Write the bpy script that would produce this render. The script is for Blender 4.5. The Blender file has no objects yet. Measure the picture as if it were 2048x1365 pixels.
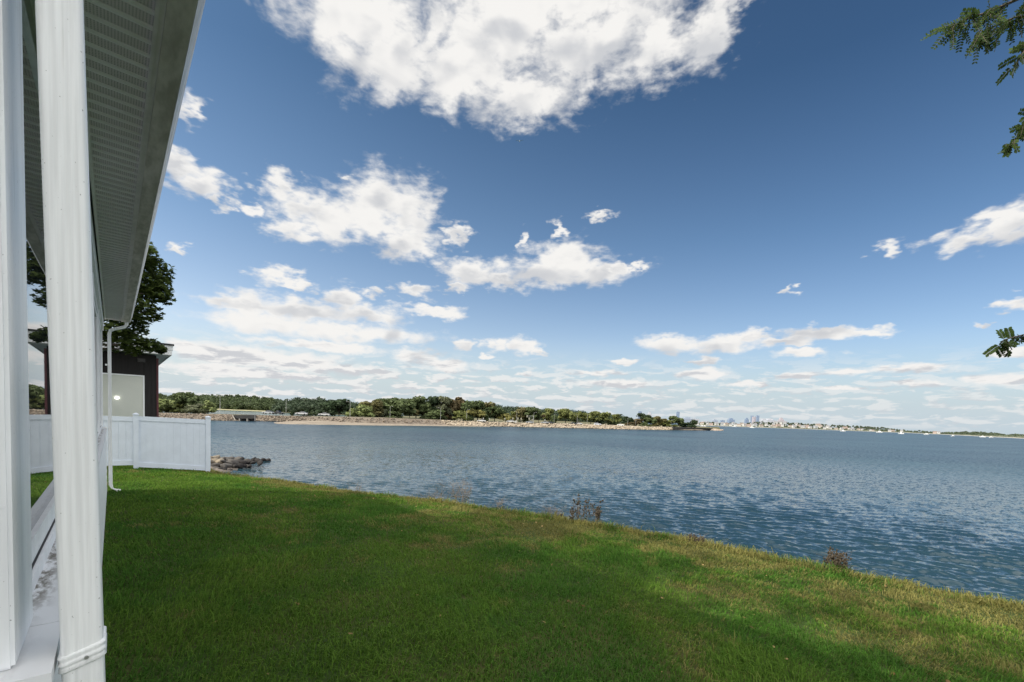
import bpy, bmesh, math, random
import numpy as np
from mathutils import Vector, Matrix, Euler

random.seed(7); RNG = np.random.default_rng(7)
C = bpy.context.scene.collection
S = bpy.context.scene
rad = math.radians

# ------------------------------------------------------------------ camera and survey helpers
# world: +Y runs along the house wall away from the viewer, +X points to the water, Z up, mean water level z = 0
F, CH = 910.0, 4.5
YAW, PIT, ROLL = rad(41.3), rad(-3.0), rad(2.15)
PPY = 834 + F * math.tan(-PIT)
def _axes():
    fh = np.array([math.sin(YAW), math.cos(YAW), 0.]); rh = np.array([math.cos(YAW), -math.sin(YAW), 0.]); up = np.array([0, 0, 1.])
    fwd = fh * math.cos(PIT) + up * math.sin(PIT); upc = up * math.cos(PIT) - fh * math.sin(PIT)
    c, s = math.cos(ROLL), math.sin(ROLL)
    return rh * c + upc * s, upc * c - rh * s, fwd
AR, AU, AF = _axes()
EYE = np.array([0, 0, CH])
def sight(px, py): return AF + AR * ((px - 1024) / F) - AU * ((py - PPY) / F)
def on_z(px, py, z):
    d = sight(px, py); return EYE + d * ((z - CH) / d[2])
def on_y(px, py, y):
    d = sight(px, py); return EYE + d * (y / d[1])
def at_d(px, py, d): return EYE + sight(px, py) * d
def depth(p): return float((np.array(p) - EYE) @ AF)

cam_d = bpy.data.cameras.new("camera"); cam = bpy.data.objects.new("camera", cam_d); C.objects.link(cam)
cam_d.sensor_width = 36; cam_d.lens = 36 * F / 2048
cam_d.shift_y = (PPY - 682.5) / 2048
cam_d.clip_start = 0.05; cam_d.clip_end = 30000
M = Matrix(((AR[0], AU[0], -AF[0], 0), (AR[1], AU[1], -AF[1], 0), (AR[2], AU[2], -AF[2], CH), (0, 0, 0, 1)))
cam.matrix_world = M
S.camera = cam
S.view_settings.view_transform = 'Standard'; S.view_settings.look = 'None'; S.view_settings.exposure = 0
S.cycles.max_bounces = 6; S.cycles.diffuse_bounces = 4; S.cycles.glossy_bounces = 3; S.cycles.transmission_bounces = 3
S.cycles.caustics_reflective = False; S.cycles.caustics_refractive = False
S.cycles.use_denoising = True; S.cycles.denoiser = 'OPENIMAGEDENOISE'; S.cycles.denoising_input_passes = 'RGB_ALBEDO_NORMAL'; S.cycles.denoising_prefilter = 'ACCURATE'

# ------------------------------------------------------------------ node helpers
class NT:
    def __init__(s, tree): s.t = tree; s.n = tree.nodes; s.l = tree.links
    def new(s, typ, **kw):
        n = s.n.new(typ)
        for k, v in kw.items(): setattr(n, k, v)
        return n
    def put(s, sock, v):
        if isinstance(v, bpy.types.NodeSocket): s.l.new(v, sock)
        elif v is not None: sock.default_value = v
    def math(s, op, a, b=None, c=None, clamp=False):
        n = s.new('ShaderNodeMath', operation=op, use_clamp=clamp)
        s.put(n.inputs[0], a); s.put(n.inputs[1], b)
        if c is not None: s.put(n.inputs[2], c)
        return n.outputs[0]
    def vmath(s, op, a, b=None, c=None):
        n = s.new('ShaderNodeVectorMath', operation=op)
        s.put(n.inputs[0], a); s.put(n.inputs[1], b)
        if c is not None: s.put(n.inputs[2], c)
        return n.outputs['Value'] if op in ('LENGTH', 'DOT_PRODUCT', 'DISTANCE') else n.outputs['Vector']
    def mix(s, f, a, b):
        n = s.new('ShaderNodeMix', data_type='RGBA'); s.put(n.inputs[0], f)
        s.put(n.inputs[6], a if isinstance(a, bpy.types.NodeSocket) else tuple(a)[:3] + (1,))
        s.put(n.inputs[7], b if isinstance(b, bpy.types.NodeSocket) else tuple(b)[:3] + (1,))
        return n.outputs[2]
    def noise(s, vec, scale, detail=3, rough=.5, dist=0., dim='3D'):
        n = s.new('ShaderNodeTexNoise', noise_dimensions=dim)
        if vec is not None: s.l.new(vec, n.inputs['Vector'])
        n.inputs['Scale'].default_value = scale; n.inputs['Detail'].default_value = detail
        n.inputs['Roughness'].default_value = rough; n.inputs['Distortion'].default_value = dist
        return n.outputs[0]
    def step(s, v, lo, hi, a=0., b=1.):
        n = s.new('ShaderNodeMapRange', interpolation_type='SMOOTHSTEP'); s.put(n.inputs[0], v)
        n.inputs[1].default_value = lo; n.inputs[2].default_value = hi; n.inputs[3].default_value = a; n.inputs[4].default_value = b
        return n.outputs[0]
    def scale(s, vec, xyz):
        return s.vmath('MULTIPLY', vec, tuple(xyz))

def material(name):
    m = bpy.data.materials.new(name); m.use_nodes = True
    nt = NT(m.node_tree); b = m.node_tree.nodes['Principled BSDF']
    return m, nt, b
def mat(name, col, rough=.6, var=.15, scale=6., col2=None, bump=0., bscale=40., metal=0., stretch=(1, 1, 1), spec=.5, detail=4, grime=0.):
    """procedural material: two tones mixed by noise, with an optional bump"""
    m, nt, b = material(name)
    tc = nt.new('ShaderNodeTexCoord').outputs['Object']; v = nt.scale(tc, stretch)
    n = nt.noise(v, scale, detail, .6)
    c2 = col2 if col2 else tuple(x * (1 - var) for x in col); c1 = tuple(min(1, x * (1 + var * .5)) for x in col)
    cc = nt.mix(nt.step(n, .3, .7), c1, c2)
    if grime:
        sp_ = nt.step(nt.noise(tc, 170, 2, .5), .71, .77); st_ = nt.step(nt.noise(nt.scale(tc, (60, 60, 2.2)), 1., 4, .6), .60, .78)
        cc = nt.mix(nt.math('MULTIPLY', sp_, .7), nt.mix(nt.math('MULTIPLY', st_, grime), cc, (.42, .42, .38)), (.16, .15, .13))
    nt.l.new(cc, b.inputs['Base Color'])
    b.inputs['Roughness'].default_value = rough; b.inputs['Metallic'].default_value = metal
    b.inputs['Specular IOR Level'].default_value = spec
    if bump:
        bn = nt.new('ShaderNodeBump'); bn.inputs['Strength'].default_value = bump; bn.inputs['Distance'].default_value = .01
        nt.l.new(nt.noise(v, bscale, 4, .6), bn.inputs['Height']); nt.l.new(bn.outputs[0], b.inputs['Normal'])
    return m

# ------------------------------------------------------------------ mesh helpers
class MB:
    """collects shapes; build() links them as ONE mesh object"""
    def __init__(s): s.v = []; s.f = []
    def add(s, vs, fs):
        o = len(s.v); s.v += [tuple(map(float, p)) for p in vs]; s.f += [tuple(i + o for i in f) for f in fs]; return s
    def box(s, x0, x1, y0, y1, z0, z1):
        return s.add([(x0, y0, z0), (x1, y0, z0), (x1, y1, z0), (x0, y1, z0), (x0, y0, z1), (x1, y0, z1), (x1, y1, z1), (x0, y1, z1)],
                     [(3, 2, 1, 0), (4, 5, 6, 7), (0, 1, 5, 4), (1, 2, 6, 5), (2, 3, 7, 6), (3, 0, 4, 7)])
    def obox(s, c, ax, ay, hz0, hz1):
        """box about c with horizontal half axes ax, ay (vectors) from z hz0 to hz1"""
        c = np.array(c); ax = np.array(ax); ay = np.array(ay); P = []
        for z in (hz0, hz1):
            for a, b in ((-1, -1), (1, -1), (1, 1), (-1, 1)):
                q = c + ax * a + ay * b; P.append((q[0], q[1], c[2] + z))
        return s.add(P, [(3, 2, 1, 0), (4, 5, 6, 7), (0, 1, 5, 4), (1, 2, 6, 5), (2, 3, 7, 6), (3, 0, 4, 7)])
    def sweep(s, profile, path_pts, frames, close=True, caps=True):
        n = len(profile); P = []; Fc = []
        for p, (a, b) in zip(path_pts, frames):
            for (x, y) in profile: P.append(np.array(p) + np.array(a) * x + np.array(b) * y)
        for k in range(len(path_pts) - 1):
            for i in range(n if close else n - 1):
                j = (i + 1) % n
                Fc.append((k * n + i, k * n + j, (k + 1) * n + j, (k + 1) * n + i))
        if close and caps:
            Fc.append(tuple(range(n))[::-1]); Fc.append(tuple(range((len(path_pts) - 1) * n, len(path_pts) * n)))
        return s.add(P, Fc)
    def extrude_y(s, prof, y0, y1, caps=True):
        """profile of (x, z) points run along Y"""
        return s.sweep([(a, b) for a, b in prof], [(0, y0, 0), (0, y1, 0)], [((1, 0, 0), (0, 0, 1))] * 2, True, caps)
    def tube(s, pts, radii, n=6):
        pts = [Vector(p) for p in pts]
        if not hasattr(radii, '__len__'): radii = [radii] * len(pts)
        P = []; Fc = []
        for k, p in enumerate(pts):
            d = (pts[min(k + 1, len(pts) - 1)] - pts[max(k - 1, 0)]).normalized()
            a = d.orthogonal().normalized() if abs(d.z) < .95 else Vector((1, 0, 0)); a = (a - d * a.dot(d)).normalized(); b = d.cross(a)
            for i in range(n):
                t = 2 * math.pi * i / n; P.append(p + (a * math.cos(t) + b * math.sin(t)) * radii[k])
        for k in range(len(pts) - 1):
            for i in range(n):
                j = (i + 1) % n; Fc.append((k * n + i, k * n + j, (k + 1) * n + j, (k + 1) * n + i))
        Fc.append(tuple(range(n))[::-1]); Fc.append(tuple(range((len(pts) - 1) * n, len(pts) * n)))
        return s.add(P, Fc)
    def mesh(s, name, m, smooth=False):
        me = bpy.data.meshes.new(name); me.from_pydata(s.v, [], s.f); me.update()
        if m: me.materials.append(m)
        if smooth: me.shade_smooth()
        return me
    def build(s, name, m, parent=None, smooth=False, loc=None):
        o = bpy.data.objects.new(name, s.mesh(name, m, smooth)); C.objects.link(o)
        if loc is not None: o.location = loc
        if parent: o.parent = parent
        return o

def np_mesh(name, V, Fi, m, attr=None, smooth=False):
    """V (n,3); Fi: list of (k, m) integer arrays of faces; attr: dict name -> per-vertex float array or rgb"""
    me = bpy.data.meshes.new(name); me.vertices.add(len(V)); me.vertices.foreach_set('co', np.ascontiguousarray(V, dtype=np.float32).ravel())
    loops = np.concatenate([f.ravel() for f in Fi]).astype(np.int32)
    tot = np.concatenate([np.full(len(f), f.shape[1]) for f in Fi]); st = np.concatenate([[0], np.cumsum(tot)[:-1]]).astype(np.int32)
    me.loops.add(len(loops)); me.loops.foreach_set('vertex_index', loops)
    me.polygons.add(len(tot)); me.polygons.foreach_set('loop_start', st)
    me.update(calc_edges=True)
    if attr:
        for k, a in attr.items():
            a = np.asarray(a, dtype=np.float32)
            if a.ndim == 1:
                at = me.attributes.new(k, 'FLOAT', 'POINT'); at.data.foreach_set('value', a)
            else:
                at = me.attributes.new(k, 'FLOAT_COLOR', 'POINT'); at.data.foreach_set('color', np.c_[a, np.ones(len(a))].astype(np.float32).ravel())
    if m: me.materials.append(m)
    if smooth: me.shade_smooth()
    return me
def link(name, me, parent=None, loc=None):
    o = bpy.data.objects.new(name, me); C.objects.link(o)
    if parent: o.parent = parent
    if loc is not None: o.location = loc
    return o
def tag(o, label=None, cat=None, group=None, kind=None):
    if label: o['label'] = label
    if cat: o['category'] = cat
    if group: o['group'] = group
    if kind: o['kind'] = kind
    return o
def empty(name, loc, label, cat, group=None, rz=0.):
    o = bpy.data.objects.new(name, None); C.objects.link(o); o.location = tuple(map(float, loc)); o.rotation_euler = (0, 0, rz)
    return tag(o, label, cat, group)
def copy_tree(o, parent=None):
    c = o.copy(); C.objects.link(c); c.parent = parent
    for ch in list(o.children): copy_tree(ch, c)
    return c

def vnoise(x, y, seed=0):
    """smooth 2-d value noise in 0..1"""
    r = np.random.default_rng(seed).random((256, 256))
    xi = np.floor(x).astype(int); yi = np.floor(y).astype(int); fx = x - xi; fy = y - yi
    fx = fx * fx * (3 - 2 * fx); fy = fy * fy * (3 - 2 * fy)
    a = r[xi % 256, yi % 256]; b = r[(xi + 1) % 256, yi % 256]; c = r[xi % 256, (yi + 1) % 256]; d = r[(xi + 1) % 256, (yi + 1) % 256]
    return (a * (1 - fx) + b * fx) * (1 - fy) + (c * (1 - fx) + d * fx) * fy
def fbm(x, y, seed=0, oct=4):
    t = 0; w = .5; 
    for k in range(oct): t = t + w * vnoise(x * 2 ** k, y * 2 ** k, seed + k); w *= .5
    return t / (1 - .5 ** oct)

# ------------------------------------------------------------------ sun and sky
SUN = np.array([-.955, .297, 0.]); SUN /= np.linalg.norm(SUN); SEL = rad(40)
SUN = np.array([SUN[0] * math.cos(SEL), SUN[1] * math.cos(SEL), math.sin(SEL)])
ld = bpy.data.lights.new("sun", 'SUN'); ld.energy = 5.0; ld.angle = rad(.8); ld.color = (1., .93, .79)
lo = bpy.data.objects.new("sun", ld); C.objects.link(lo)
lo.rotation_mode = 'QUATERNION'; lo.rotation_quaternion = Vector(SUN).to_track_quat('Z', 'Y')

# cumulus clouds: picture-measured centre and half size in the 2048 px photo, turned into azimuth and elevation of the sky
CLOUDS = [
 (725,30,140,130),(790,110,175,95),(920,150,170,95),(1010,55,210,130),(1045,195,120,58),(1180,100,150,95),(1325,90,125,72),(1415,70,60,95,0.12),(1120,5,320,75),(1470,-5,70,22,0.3),
 (378,215,32,40,0.15),(345,325,50,38),(398,370,55,40),(438,405,30,20),(505,420,36,18),
 (562,372,45,30),(612,415,70,42),(585,455,55,30),(660,440,60,45),(755,400,85,58),(815,425,72,70),(745,450,80,42),(805,490,58,36),(695,362,22,14,0.2),
 (915,468,24,32,0.18),(360,498,28,11,0.25),(553,548,44,22),(592,573,34,9),
 (480,608,95,18),(600,622,160,26),(680,598,46,28),(740,630,90,22),(530,650,115,25),(690,662,150,22),(620,690,170,11),(830,580,34,15,0.12),(748,583,38,12,0.3),(872,625,66,13),
 (368,692,42,15),(470,708,120,22),(590,722,110,18),(700,740,90,13),(420,738,110,13),(560,752,120,8),(830,712,52,18),(890,730,52,15),(930,690,22,13,0.15),
 (935,545,58,28),(1000,560,75,20),(1070,545,85,32),(1130,518,75,42),(1165,545,105,30),(1225,538,45,14),(1268,531,28,9),(1048,482,13,22,0.32),(1118,462,16,22,0.34),(1204,431,36,10,0.38),(915,575,30,10,0.3),
 (988,688,28,14),(1042,692,40,16),(1075,703,18,7),(978,713,17,5),(1048,750,20,6),
 (1350,687,66,20),(1450,690,85,18),(1500,674,36,13),(1640,668,75,13),(1740,664,52,11),(1565,682,60,8),(1602,705,68,10),
 (1778,500,34,24,0.2),(1925,482,78,26,0.12),(2010,452,62,34),(2085,430,60,40),(1586,580,22,11,0.3),(2035,605,40,14),(1962,655,22,7,0.38),
 (1240,724,34,6),(1190,746,62,6),(1235,768,100,9),(1408,722,30,6),(1400,748,70,12),(1810,738,100,10),(1690,744,60,9),(1592,752,46,8),(1830,765,80,10),(1985,760,75,15),(2015,706,42,11),(1690,776,60,5),(1490,768,50,5)]
def azel(px, py):
    d = sight(px, py); d = d / np.linalg.norm(d); return math.atan2(d[0], d[1]), math.asin(d[2])
w = bpy.data.worlds.new("World"); S.world = w; w.use_nodes = True
W = NT(w.node_tree); bg = w.node_tree.nodes['Background']
SKY = .11; BACKGLOW = 1.25
sky = W.new('ShaderNodeTexSky', sky_type='NISHITA'); sky.sun_disc = False; sky.sun_elevation = SEL; sky.sun_rotation = math.atan2(SUN[0], SUN[1])
sky.altitude = 10; sky.air_density = 1.0; sky.dust_density = 1.2; sky.ozone_density = 2.0
dirv = W.new('ShaderNodeTexCoord').outputs['Generated']
sp = W.new('ShaderNodeSeparateXYZ'); W.l.new(dirv, sp.inputs[0]); dx, dy, dz = sp.outputs
az = W.math('ARCTAN2', dx, dy); el = W.math('ARCSINE', dz)
cb = W.new('ShaderNodeCombineXYZ'); W.l.new(az, cb.inputs[0]); W.l.new(el, cb.inputs[1]); P = cb.outputs[0]
# wispy domain for the noise: stretched a little sideways
PN = W.scale(P, (1., 1.5, 1.))
n1 = W.noise(PN, 13, 5, .48, .35, '2D')
n3 = W.noise(W.scale(P, (1., 2.3, 1.)), 58, 5, .52, .5, '2D')
nA = W.noise(PN, 9, 2.5, .5, .3, '2D')
nB = W.noise(W.vmath('ADD', PN, (-.018, .042, 0)), 9, 2.5, .5, .3, '2D')
wn = W.new('ShaderNodeTexNoise', noise_dimensions='2D'); W.l.new(W.scale(P, (1., 2.2, 1.)), wn.inputs['Vector']); wn.inputs['Scale'].default_value = 30; wn.inputs['Detail'].default_value = 3; wn.inputs['Roughness'].default_value = .5
warp = W.vmath('MULTIPLY', W.vmath('SUBTRACT', wn.outputs['Color'], (.5, .5, .5)), (.085, .040, 0))
wel = W.new('ShaderNodeCombineXYZ'); W.l.new(W.step(el, 0, rad(16), .55, 1.), wel.inputs[0]); W.l.new(W.step(el, 0, rad(16), .22, 1.), wel.inputs[1])
PW = W.vmath('MULTIPLY_ADD', warp, wel.outputs[0], P)
def chain(clouds, up):
    acc = None
    for (cx, cy, rx, ry, *weak) in clouds:
        a0, e0 = azel(cx, cy); a1, _ = azel(cx + rx, cy + rx * math.tan(ROLL)); _, e1 = azel(cx, cy - ry)
        ra = max(abs(a1 - a0), 1e-3); re = max(abs(e1 - e0), 1e-3)
        q = W.vmath('MULTIPLY_ADD', PW, (1 / ra, 1 / re, 0), (-a0 / ra, -e0 / re - up, 0)); L = W.vmath('LENGTH', q)
        if weak: L = W.math('ADD', L, weak[0] * .55)
        acc = L if acc is None else W.math('SMOOTH_MIN', acc, L, .24)
    return acc
D = chain(CLOUDS, 0.)
DU = chain(CLOUDS, .45)
fld = W.math('ADD', W.math('ADD', W.math('SUBTRACT', W.step(el, rad(7), rad(14), 1.14, 1.05), D), W.math('MULTIPLY', W.math('SUBTRACT', n1, .5), 1.55)), W.math('MULTIPLY', W.math('SUBTRACT', n3, .5), .36))
den = W.math('POWER', W.step(fld, -.28, .66), 1.15)
# low fair-weather field towards the horizon, and unseen cloud added overhead and behind the viewer as fill
zz = W.math('ADD', W.math('MAXIMUM', dz, 0), .035)
cq = W.new('ShaderNodeCombineXYZ'); W.l.new(W.math('DIVIDE', dx, zz), cq.inputs[0]); W.l.new(W.math('DIVIDE', dy, zz), cq.inputs[1]); Q = cq.outputs[0]
m1 = W.noise(W.scale(P, (1., 4.2, 1.)), 19, 6, .58, .25, '2D')
m1b = W.noise(W.vmath('ADD', W.scale(P, (1., 4.2, 1.)), (-.004, .030, 0)), 19, 3, .58, .25, '2D')
lowband = W.math('MULTIPLY', W.step(el, rad(8.5), rad(4.0)), W.step(el, rad(-.5), rad(1.2)))
lowden = W.math('MULTIPLY', W.step(m1, .47, .60), W.math('MULTIPLY', lowband, W.step(az, rad(75), rad(20), .55, .85)))
fw = W.vmath('DOT_PRODUCT', dirv, (math.sin(YAW), math.cos(YAW), 0))
back = W.math('MAXIMUM', W.step(fw, .45, .15), W.step(el, rad(48), rad(58)))
m2 = W.noise(Q, .9, 6, .6, .3, '2D')
backden = W.math('MULTIPLY', W.step(m2, .34, .52), W.math('MULTIPLY', back, .97))
dens = W.math('MAXIMUM', den, W.math('MAXIMUM', lowden, backden))
# light: sunlit above and to the left, grey underneath and in the thick middle
lit = W.math('ADD', W.math('MULTIPLY', W.math('SUBTRACT', nB, nA), -1.5), W.math('MULTIPLY', W.math('SUBTRACT', D, DU), .42))
lit = W.math('ADD', lit, W.math('MULTIPLY', W.math('SUBTRACT', m1, m1b), W.math('MULTIPLY', lowband, 3.2)))
litf = W.step(lit, -.62, .12)
ccol = W.mix(litf, (.66, .675, .705), (.99, .975, .95))
hz = W.step(el, rad(0), rad(9))
ccol = W.mix(hz, W.mix(.22, ccol, (.74, .75, .79)), ccol)
# unseen added cloud behind and above is made extra bright to lift the shade
glow = W.math('ADD', .93 / SKY, W.math('MULTIPLY', back, BACKGLOW / SKY))
csc = W.vmath('SCALE', ccol); W.l.new(glow, csc.node.inputs['Scale'])
rp = W.new('ShaderNodeValToRGB'); W.l.new(W.math('DIVIDE', el, rad(45), clamp=True), rp.inputs[0])
er = rp.color_ramp; er.elements[0].position = 0; er.elements[0].color = (.58, .60, .62, 1)
er.elements[1].position = 34 / 45; er.elements[1].color = (.225, .325, .39, 1)
for p_, c_ in ((9 / 45, (.56, .57, .595)), (20 / 45, (.375, .455, .505))):
    e_ = er.elements.new(p_); e_.color = (*c_, 1)
tint = W.vmath('MULTIPLY', sky.outputs[0], W.vmath('MULTIPLY', rp.outputs[0], (2, 2, 2)))
tint = W.vmath('MULTIPLY', tint, W.mix(W.step(az, rad(86), rad(2)), (1., 1., 1.), (1.66, 1.48, 1.34)))
haze = W.step(el, rad(10.5), rad(.3))
tint = W.mix(W.math('MULTIPLY', haze, .93), tint, tuple(c / SKY for c in (.56, .66, .73)))
final = W.mix(dens, tint, csc)
W.l.new(final, bg.inputs['Color']); bg.inputs['Strength'].default_value = SKY
w.cycles.sampling_method = 'MANUAL'; w.cycles.sample_map_resolution = 512

# ------------------------------------------------------------------ materials
M_white = mat('white_vinyl', (.86, .875, .88), .38, .05, 3, spec=.4)
M_alu = mat('white_painted_aluminium', (.87, .88, .87), .35, .10, 9, stretch=(14, 14, .35), bump=.08, bscale=90, grime=.5)
M_trim = mat('white_trim', (.86, .875, .885), .4, .09, 5, stretch=(4, 4, .5), bump=.05, bscale=60, grime=.4)
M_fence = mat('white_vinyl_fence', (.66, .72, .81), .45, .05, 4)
M_grey = mat('grey_soffit_channel', (.82, .74, .77), .5, .1, 6)
M_gut = mat('weathered_gutter_underside', (.74, .66, .64), .6, .25, 5, col2=(.52, .46, .42), stretch=(3, .8, 1))
M_gutl = mat('gutter_front', (.52, .53, .54), .3, .2, 7, col2=(.30, .29, .26), stretch=(6, .7, 6))
M_shingle = mat('roof_shingle', (.12, .115, .11), .9, .3, 20, bump=.5, bscale=60)
M_brown = mat('dark_brown_boards', (.013, .010, .010), .75, .35, 3, stretch=(9, 9, .5), bump=.4, bscale=20)
M_red = mat('dark_red_trim', (.10, .025, .03), .6, .2)
M_black = mat('black_roof_edge', (.015, .015, .017), .7, .2)
M_pale = mat('pale_window_blind', (.62, .63, .56), .25, .08, 5, spec=.6)
M_screw = mat('steel_screw', (.5, .5, .5), .35, .1, metal=.8)
M_dark = mat('recess_shade', (.02, .02, .022), .8, .2)  # near-black stand-in for the shade in grooves and openings
M_lawnsoil = None

def ledge_material():
    m, nt, b = material('dirty_white_ledge'); tc = nt.new('ShaderNodeTexCoord').outputs['Object']
    n = nt.noise(nt.scale(tc, (1, .35, 1)), 26, 6, .7); s = nt.new('ShaderNodeSeparateXYZ'); nt.l.new(tc, s.inputs[0])
    inner = nt.step(s.outputs[0], -.10, -.15); f = nt.math('MULTIPLY', nt.step(n, .43, .58), inner)
    far = nt.step(s.outputs[1], 1.42, 1.7); f = nt.math('MULTIPLY', f, nt.math('ADD', nt.math('MULTIPLY', far, .85), .12))
    c = nt.mix(f, (.78, .79, .80), (.13, .11, .08)); nt.l.new(c, b.inputs['Base Color']); b.inputs['Roughness'].default_value = .5
    return m
M_ledge = ledge_material()
def soffit_material():
    m, nt, b = material('vented_soffit'); tc = nt.new('ShaderNodeTexCoord').outputs['Object']
    s = nt.new('ShaderNodeSeparateXYZ'); nt.l.new(tc, s.inputs[0])
    fx = nt.math('FRACT', nt.math('MULTIPLY', s.outputs[0], 1 / .011)); fy = nt.math('FRACT', nt.math('MULTIPLY', s.outputs[1], 1 / .0127))
    c = nt.new('ShaderNodeCombineXYZ'); nt.l.new(nt.math('SUBTRACT', fx, .5), c.inputs[0]); nt.l.new(nt.math('SUBTRACT', fy, .5), c.inputs[1])
    dot = nt.step(nt.vmath('LENGTH', c.outputs[0]), .30, .20)
    n = nt.noise(tc, 5, 4, .6); base = nt.mix(n, (.82, .73, .77), (.77, .69, .73))
    nt.l.new(nt.mix(nt.math('MULTIPLY', dot, .62), base, (.06, .06, .06)), b.inputs['Base Color']); b.inputs['Roughness'].default_value = .55
    return m
M_soffit = soffit_material()
M_rib = mat('soffit_rib', (.99, .92, .95), .5, .06)
def glass_material():
    m, nt, b = material('window_glass'); b.inputs['Base Color'].default_value = (.02, .024, .026, 1)
    b.inputs['Roughness'].default_value = .012; b.inputs['IOR'].default_value = 1.7; b.inputs['Specular IOR Level'].default_value = .8
    tc = nt.new('ShaderNodeTexCoord').outputs['Object']; bn = nt.new('ShaderNodeBump'); bn.inputs['Strength'].default_value = .02; bn.inputs['Distance'].default_value = .004
    nt.l.new(nt.noise(tc, 1.5, 1, .4), bn.inputs['Height']); nt.l.new(bn.outputs[0], b.inputs['Normal'])
    return m
M_glass = glass_material()

# ------------------------------------------------------------------ lawn and ground
EV = np.array([-9, -4, -.07, .76, 1.82, 3.57, 5.27, 7.31, 9.17, 10.92, 13.54, 16.13, 19, 24, 40.])
EU = np.array([8.6, 8.3, 8.0, 7.76, 7.66, 7.45, 6.93, 6.16, 5.44, 4.37, 3.45, 2.18, 1.9, 1.7, 1.2])
def edge(v): return np.interp(v, EV, EU)
def ground_z(u, v):
    ue = edge(v); t = np.clip(u / ue, 0, 1.0)
    z = 2.72 - .22 * t ** 1.6 + .05 * (fbm(u * .35 + 9, v * .35 + 5, 3, 3) - .5)
    over = np.clip(u - ue, 0, None)
    z = z - np.where(over < .5, over * over * .5, .125 + (over - .5) * .95)
    return np.maximum(z, -.6)
def ground_material(name, far=False):
    m, nt, b = material(name); tc = nt.new('ShaderNodeTexCoord').outputs['Object']
    n = nt.noise(tc, 1.1, 6, .65); n2_ = nt.noise(tc, 45, 3, .6)
    c = nt.mix(nt.step(n, .4, .65), (.050, .085, .022), (.10, .095, .035)); c = nt.mix(nt.math('MULTIPLY', n2_, .6), c, (.02, .022, .01))
    s = nt.new('ShaderNodeSeparateXYZ'); nt.l.new(tc, s.inputs[0])
    c = nt.mix(nt.step(s.outputs[2], 2.35, 2.0), c, (.16, .14, .12))
    nt.l.new(c, b.inputs['Base Color']); b.inputs['Roughness'].default_value = .95; b.inputs['Specular IOR Level'].default_value = .1
    return m
uu = np.concatenate([np.linspace(-45, -.5, 24), np.linspace(-.3, 12.5, 86)]); vv = np.concatenate([np.linspace(-30, -3, 14), np.linspace(-2.6, 24, 120), np.linspace(25, 40, 14)])
UU, VV = np.meshgrid(uu, vv); ZZ = ground_z(UU, VV)
nu, nv = len(uu), len(vv); idx = np.arange(nu * nv).reshape(nv, nu)
quads = np.stack([idx[:-1, :-1], idx[:-1, 1:], idx[1:, 1:], idx[1:, :-1]], -1).reshape(-1, 4)
tag(link('ground', np_mesh('ground', np.stack([UU, VV, ZZ], -1).reshape(-1, 3), [quads], ground_material('lawn_ground'), smooth=True)), kind='structure')

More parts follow.
